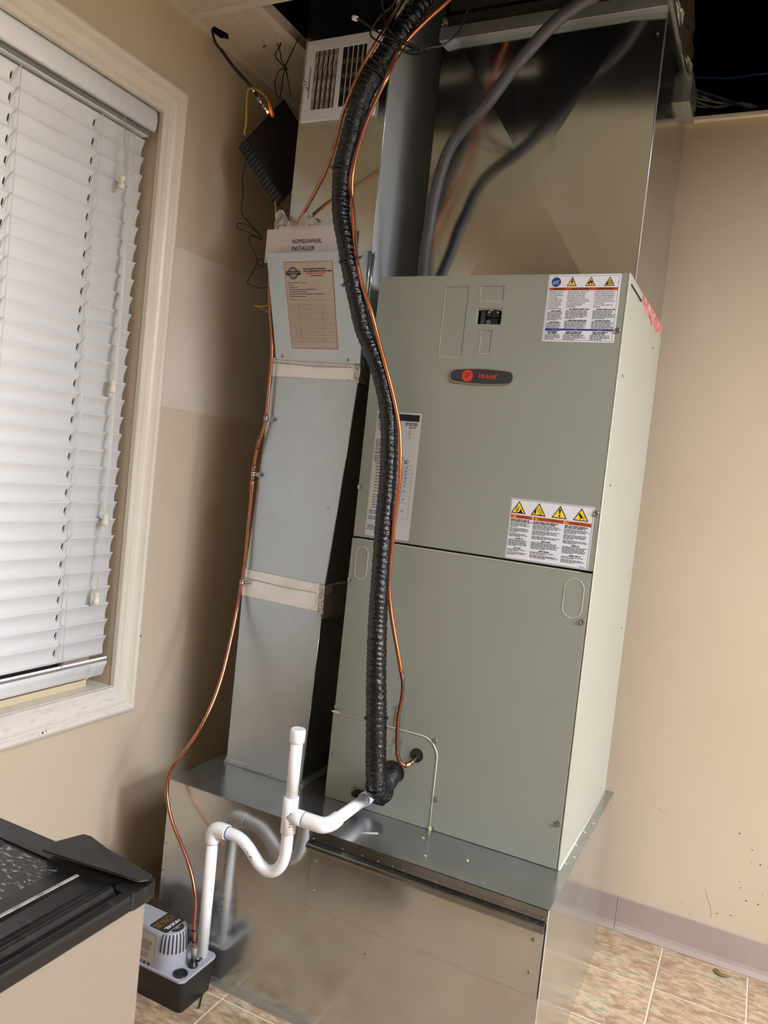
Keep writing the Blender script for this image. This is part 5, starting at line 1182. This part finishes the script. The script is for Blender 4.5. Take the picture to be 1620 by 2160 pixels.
for nm, d in (('loop_a', 'ending in a pale plug left of the hose'), ('loop_b', 'making the widest loop across to the plenum'), ('loop_c', 'folded tightly in front of the hose')):
    g = G(); pts = relax(smooth_path(CURVES[nm], 6), 2); g.tube(pts, .0023, 'black', 7)
    o = tag(g.build('thermostat_cable'), 'black cable '+d, 'cable')
    if nm == 'loop_a':
        g = G(); e = pts[-1]; g.tube([e, e+V((-.010, 0, .004))], .0058, 'labelw', 8); g.build('plug', o)

# ================================================================ CABLES LYING IN THE CEILING VOID
cab = thing_grp = 'network cables in the ceiling void'
def vc(k): return k
for k in range(9):
    dz = .006*k; m = ('bluec', 'whitec', 'bluec', 'whitec', 'whitec', 'bluec', 'whitec', 'bluec', 'whitec')[k]
    pts = [(.95, .13+.008*k, 2.63-.002*k), (1.07, .135+.006*k, 2.594-.003*k+.004*(k % 3)), (1.14, .14+.004*k, 2.568-.004*k+.006*(k % 2)), (1.20, .145+.004*k, 2.542-.003*k+.006*(k % 3)), (1.27, .15+.004*k, 2.512+.003*k), (1.40, .19, 2.47+.003*k), (1.8, .25, 2.44+.002*k), (2.4, .3, 2.44)]
    g = G(); g.tube(smooth_path(pts, 5), .0030, m, 7); tag(g.build('network_cable'), ('blue' if m == 'bluec' else 'white')+' network cable in the bundle lying in the dark ceiling void', 'cable', ('blue ' if m == 'bluec' else 'white ')+cab)
g = G(); g.tube(smooth_path([(1.05, .3, 2.70), (1.2, .28, 2.665), (1.33, .26, 2.655), (1.6, .3, 2.66), (2.0, .35, 2.68)], 5), .0035, 'bluec', 7); tag(g.build('network_cable'), 'single blue cable sagging above the bundle in the ceiling void', 'cable')

# ================================================================ BLACK-TOPPED TAN APPLIANCE IN THE FOREGROUND
fz = thing('tan_appliance', (.45, -1.8, 0), 'tan cabinet with a dusty black ribbed plastic top in the lower left foreground', 'appliance')
K_ = .8526
FX = lambda x: .664+K_*(x-.522)
FY = lambda y: -1.479+K_*(y+1.312)
FZ = lambda z: .62+K_*(z-.5)
TOPY = lambda u, v, d: (FX(u), FY(d), FZ(v))
PL = lambda u, v, d: (FX(u), FY(v), FZ(d))
g = G(); g.box(FX(.035), FX(.522), FY(-2.12), FY(-1.312), 0.001, FZ(.462), 'bodyt'); g.build('body', fz, bevel=.004)
g = G()
prof2 = [(.022, .462), (.534, .462), (.537, .466), (.537, .487), (.535, .493), (.529, .497), (.522, .498), (.517, .495), (.514, .488), (.505, .486), (.498, .488), (.492, .4965), (.486, .4975), (.481, .494), (.478, .482), (.470, .480), (.462, .488), (.457, .490), (.420, .4905), (.413, .4935), (.404, .4935), (.398, .488), (.20, .487), (.196, .493), (.190, .493), (.186, .487), (.030, .487), (.024, .494), (.022, .49)]
g.prism(prof2, TOPY, -2.13, -1.372, 'lidk', False); lid = g.build('ribbed_top', fz, bevel=.0006, bseg=1)
g = G()
g.prism(round_rect(.022, .537, -1.3722, -1.300, .014), PL, .462, .4835, 'lidk'); g.prism(round_rect(.490, .537, -1.372, -1.300, .014), PL, .4835, .495, 'lidk'); g.build('back_rim', fz, bevel=.003, bseg=3)
g = G(); g.prism([(.030, -1.360), (.395, -1.360), (.395, -1.352), (.37, -1.314), (.030, -1.314)], PL, .4835, .4872, 'lidk'); g.build('top_inset', fz)
g = G(); poly(g, PL, [(.19, -1.375), (.397, -1.375), (.397, -1.62), (.19, -1.62)], 'lidp', .4878); g.build('scuffed_panel', fz)
g = G(); g.prism([(.4045, .4937), (.4128, .4937), (.4115, .4955), (.4058, .4955)], TOPY, -2.1, -1.378, 'bare'); g.build('worn_rib', fz)
# raised corner flap with a dark slot under it
fl = [(.318, -1.384), (.500, -1.349), (.522, -1.338), (.530, -1.322), (.526, -1.308), (.40, -1.300), (.352, -1.296), (.338, -1.302), (.318, -1.348)]
g = G(); nf = len(fl); zt1 = [.5180, .5100, .5050, .5030, .5030, .512, .520, .522, .520]
vs = [PL(u, v, z) for (u, v), z in zip(fl, zt1)]+[PL(u, v, z-.004) for (u, v), z in zip(fl, zt1)]
g.add(vs, [tuple(range(nf)), tuple(range(2*nf-1, nf-1, -1))]+[(k, (k+1) % nf, nf+(k+1) % nf, nf+k) for k in range(nf)], 'lidw'); g.build('corner_flap', fz, bevel=.0010)
g = G(); fi = [(.325, -1.376), (.495, -1.343), (.515, -1.333), (.518, -1.315), (.40, -1.306), (.352, -1.303), (.328, -1.345)]
g.prism(fi, PL, .4836, .4975, 'blackm'); g.build('flap_hollow', fz)

# ================================================================ LITTER ON THE FLOOR
g = G(); lf = [(1.504, -.036), (1.511, -.040), (1.516, -.052), (1.524, -.056), (1.532, -.050), (1.543, -.049), (1.549, -.056), (1.541, -.063), (1.530, -.066), (1.518, -.068), (1.508, -.060), (1.503, -.046)]
vs = [(u, v, .0015+.004*abs(math.sin(k*1.3))) for k, (u, v) in enumerate(lf)]+[(1.524, -.060, .007)]
g.add(vs, [(k, (k+1) % 12, 12) for k in range(12)], 'leaf'); tag(g.build('dry_leaf', base=True), 'curled dry olive leaf on the floor tiles by the back wall', 'leaf')
for (x, y, r0), d in (((1.575, -.235, .0018), 'farthest right, beyond the second grout line'), ((1.222, -.012, .0022), 'beside the seam in the vinyl base'), ((.452, -1.045, .0025), 'on the tile right of the pump')):
    g = G(); g.prism(disc_poly(x, y, r0, r0*.7, 7), XY(0), .0002, .0016, 'debris'); tag(g.build('paint_chip', base=True), 'tiny pale chip on the floor '+d, 'debris')

bpy.context.view_layer.update()
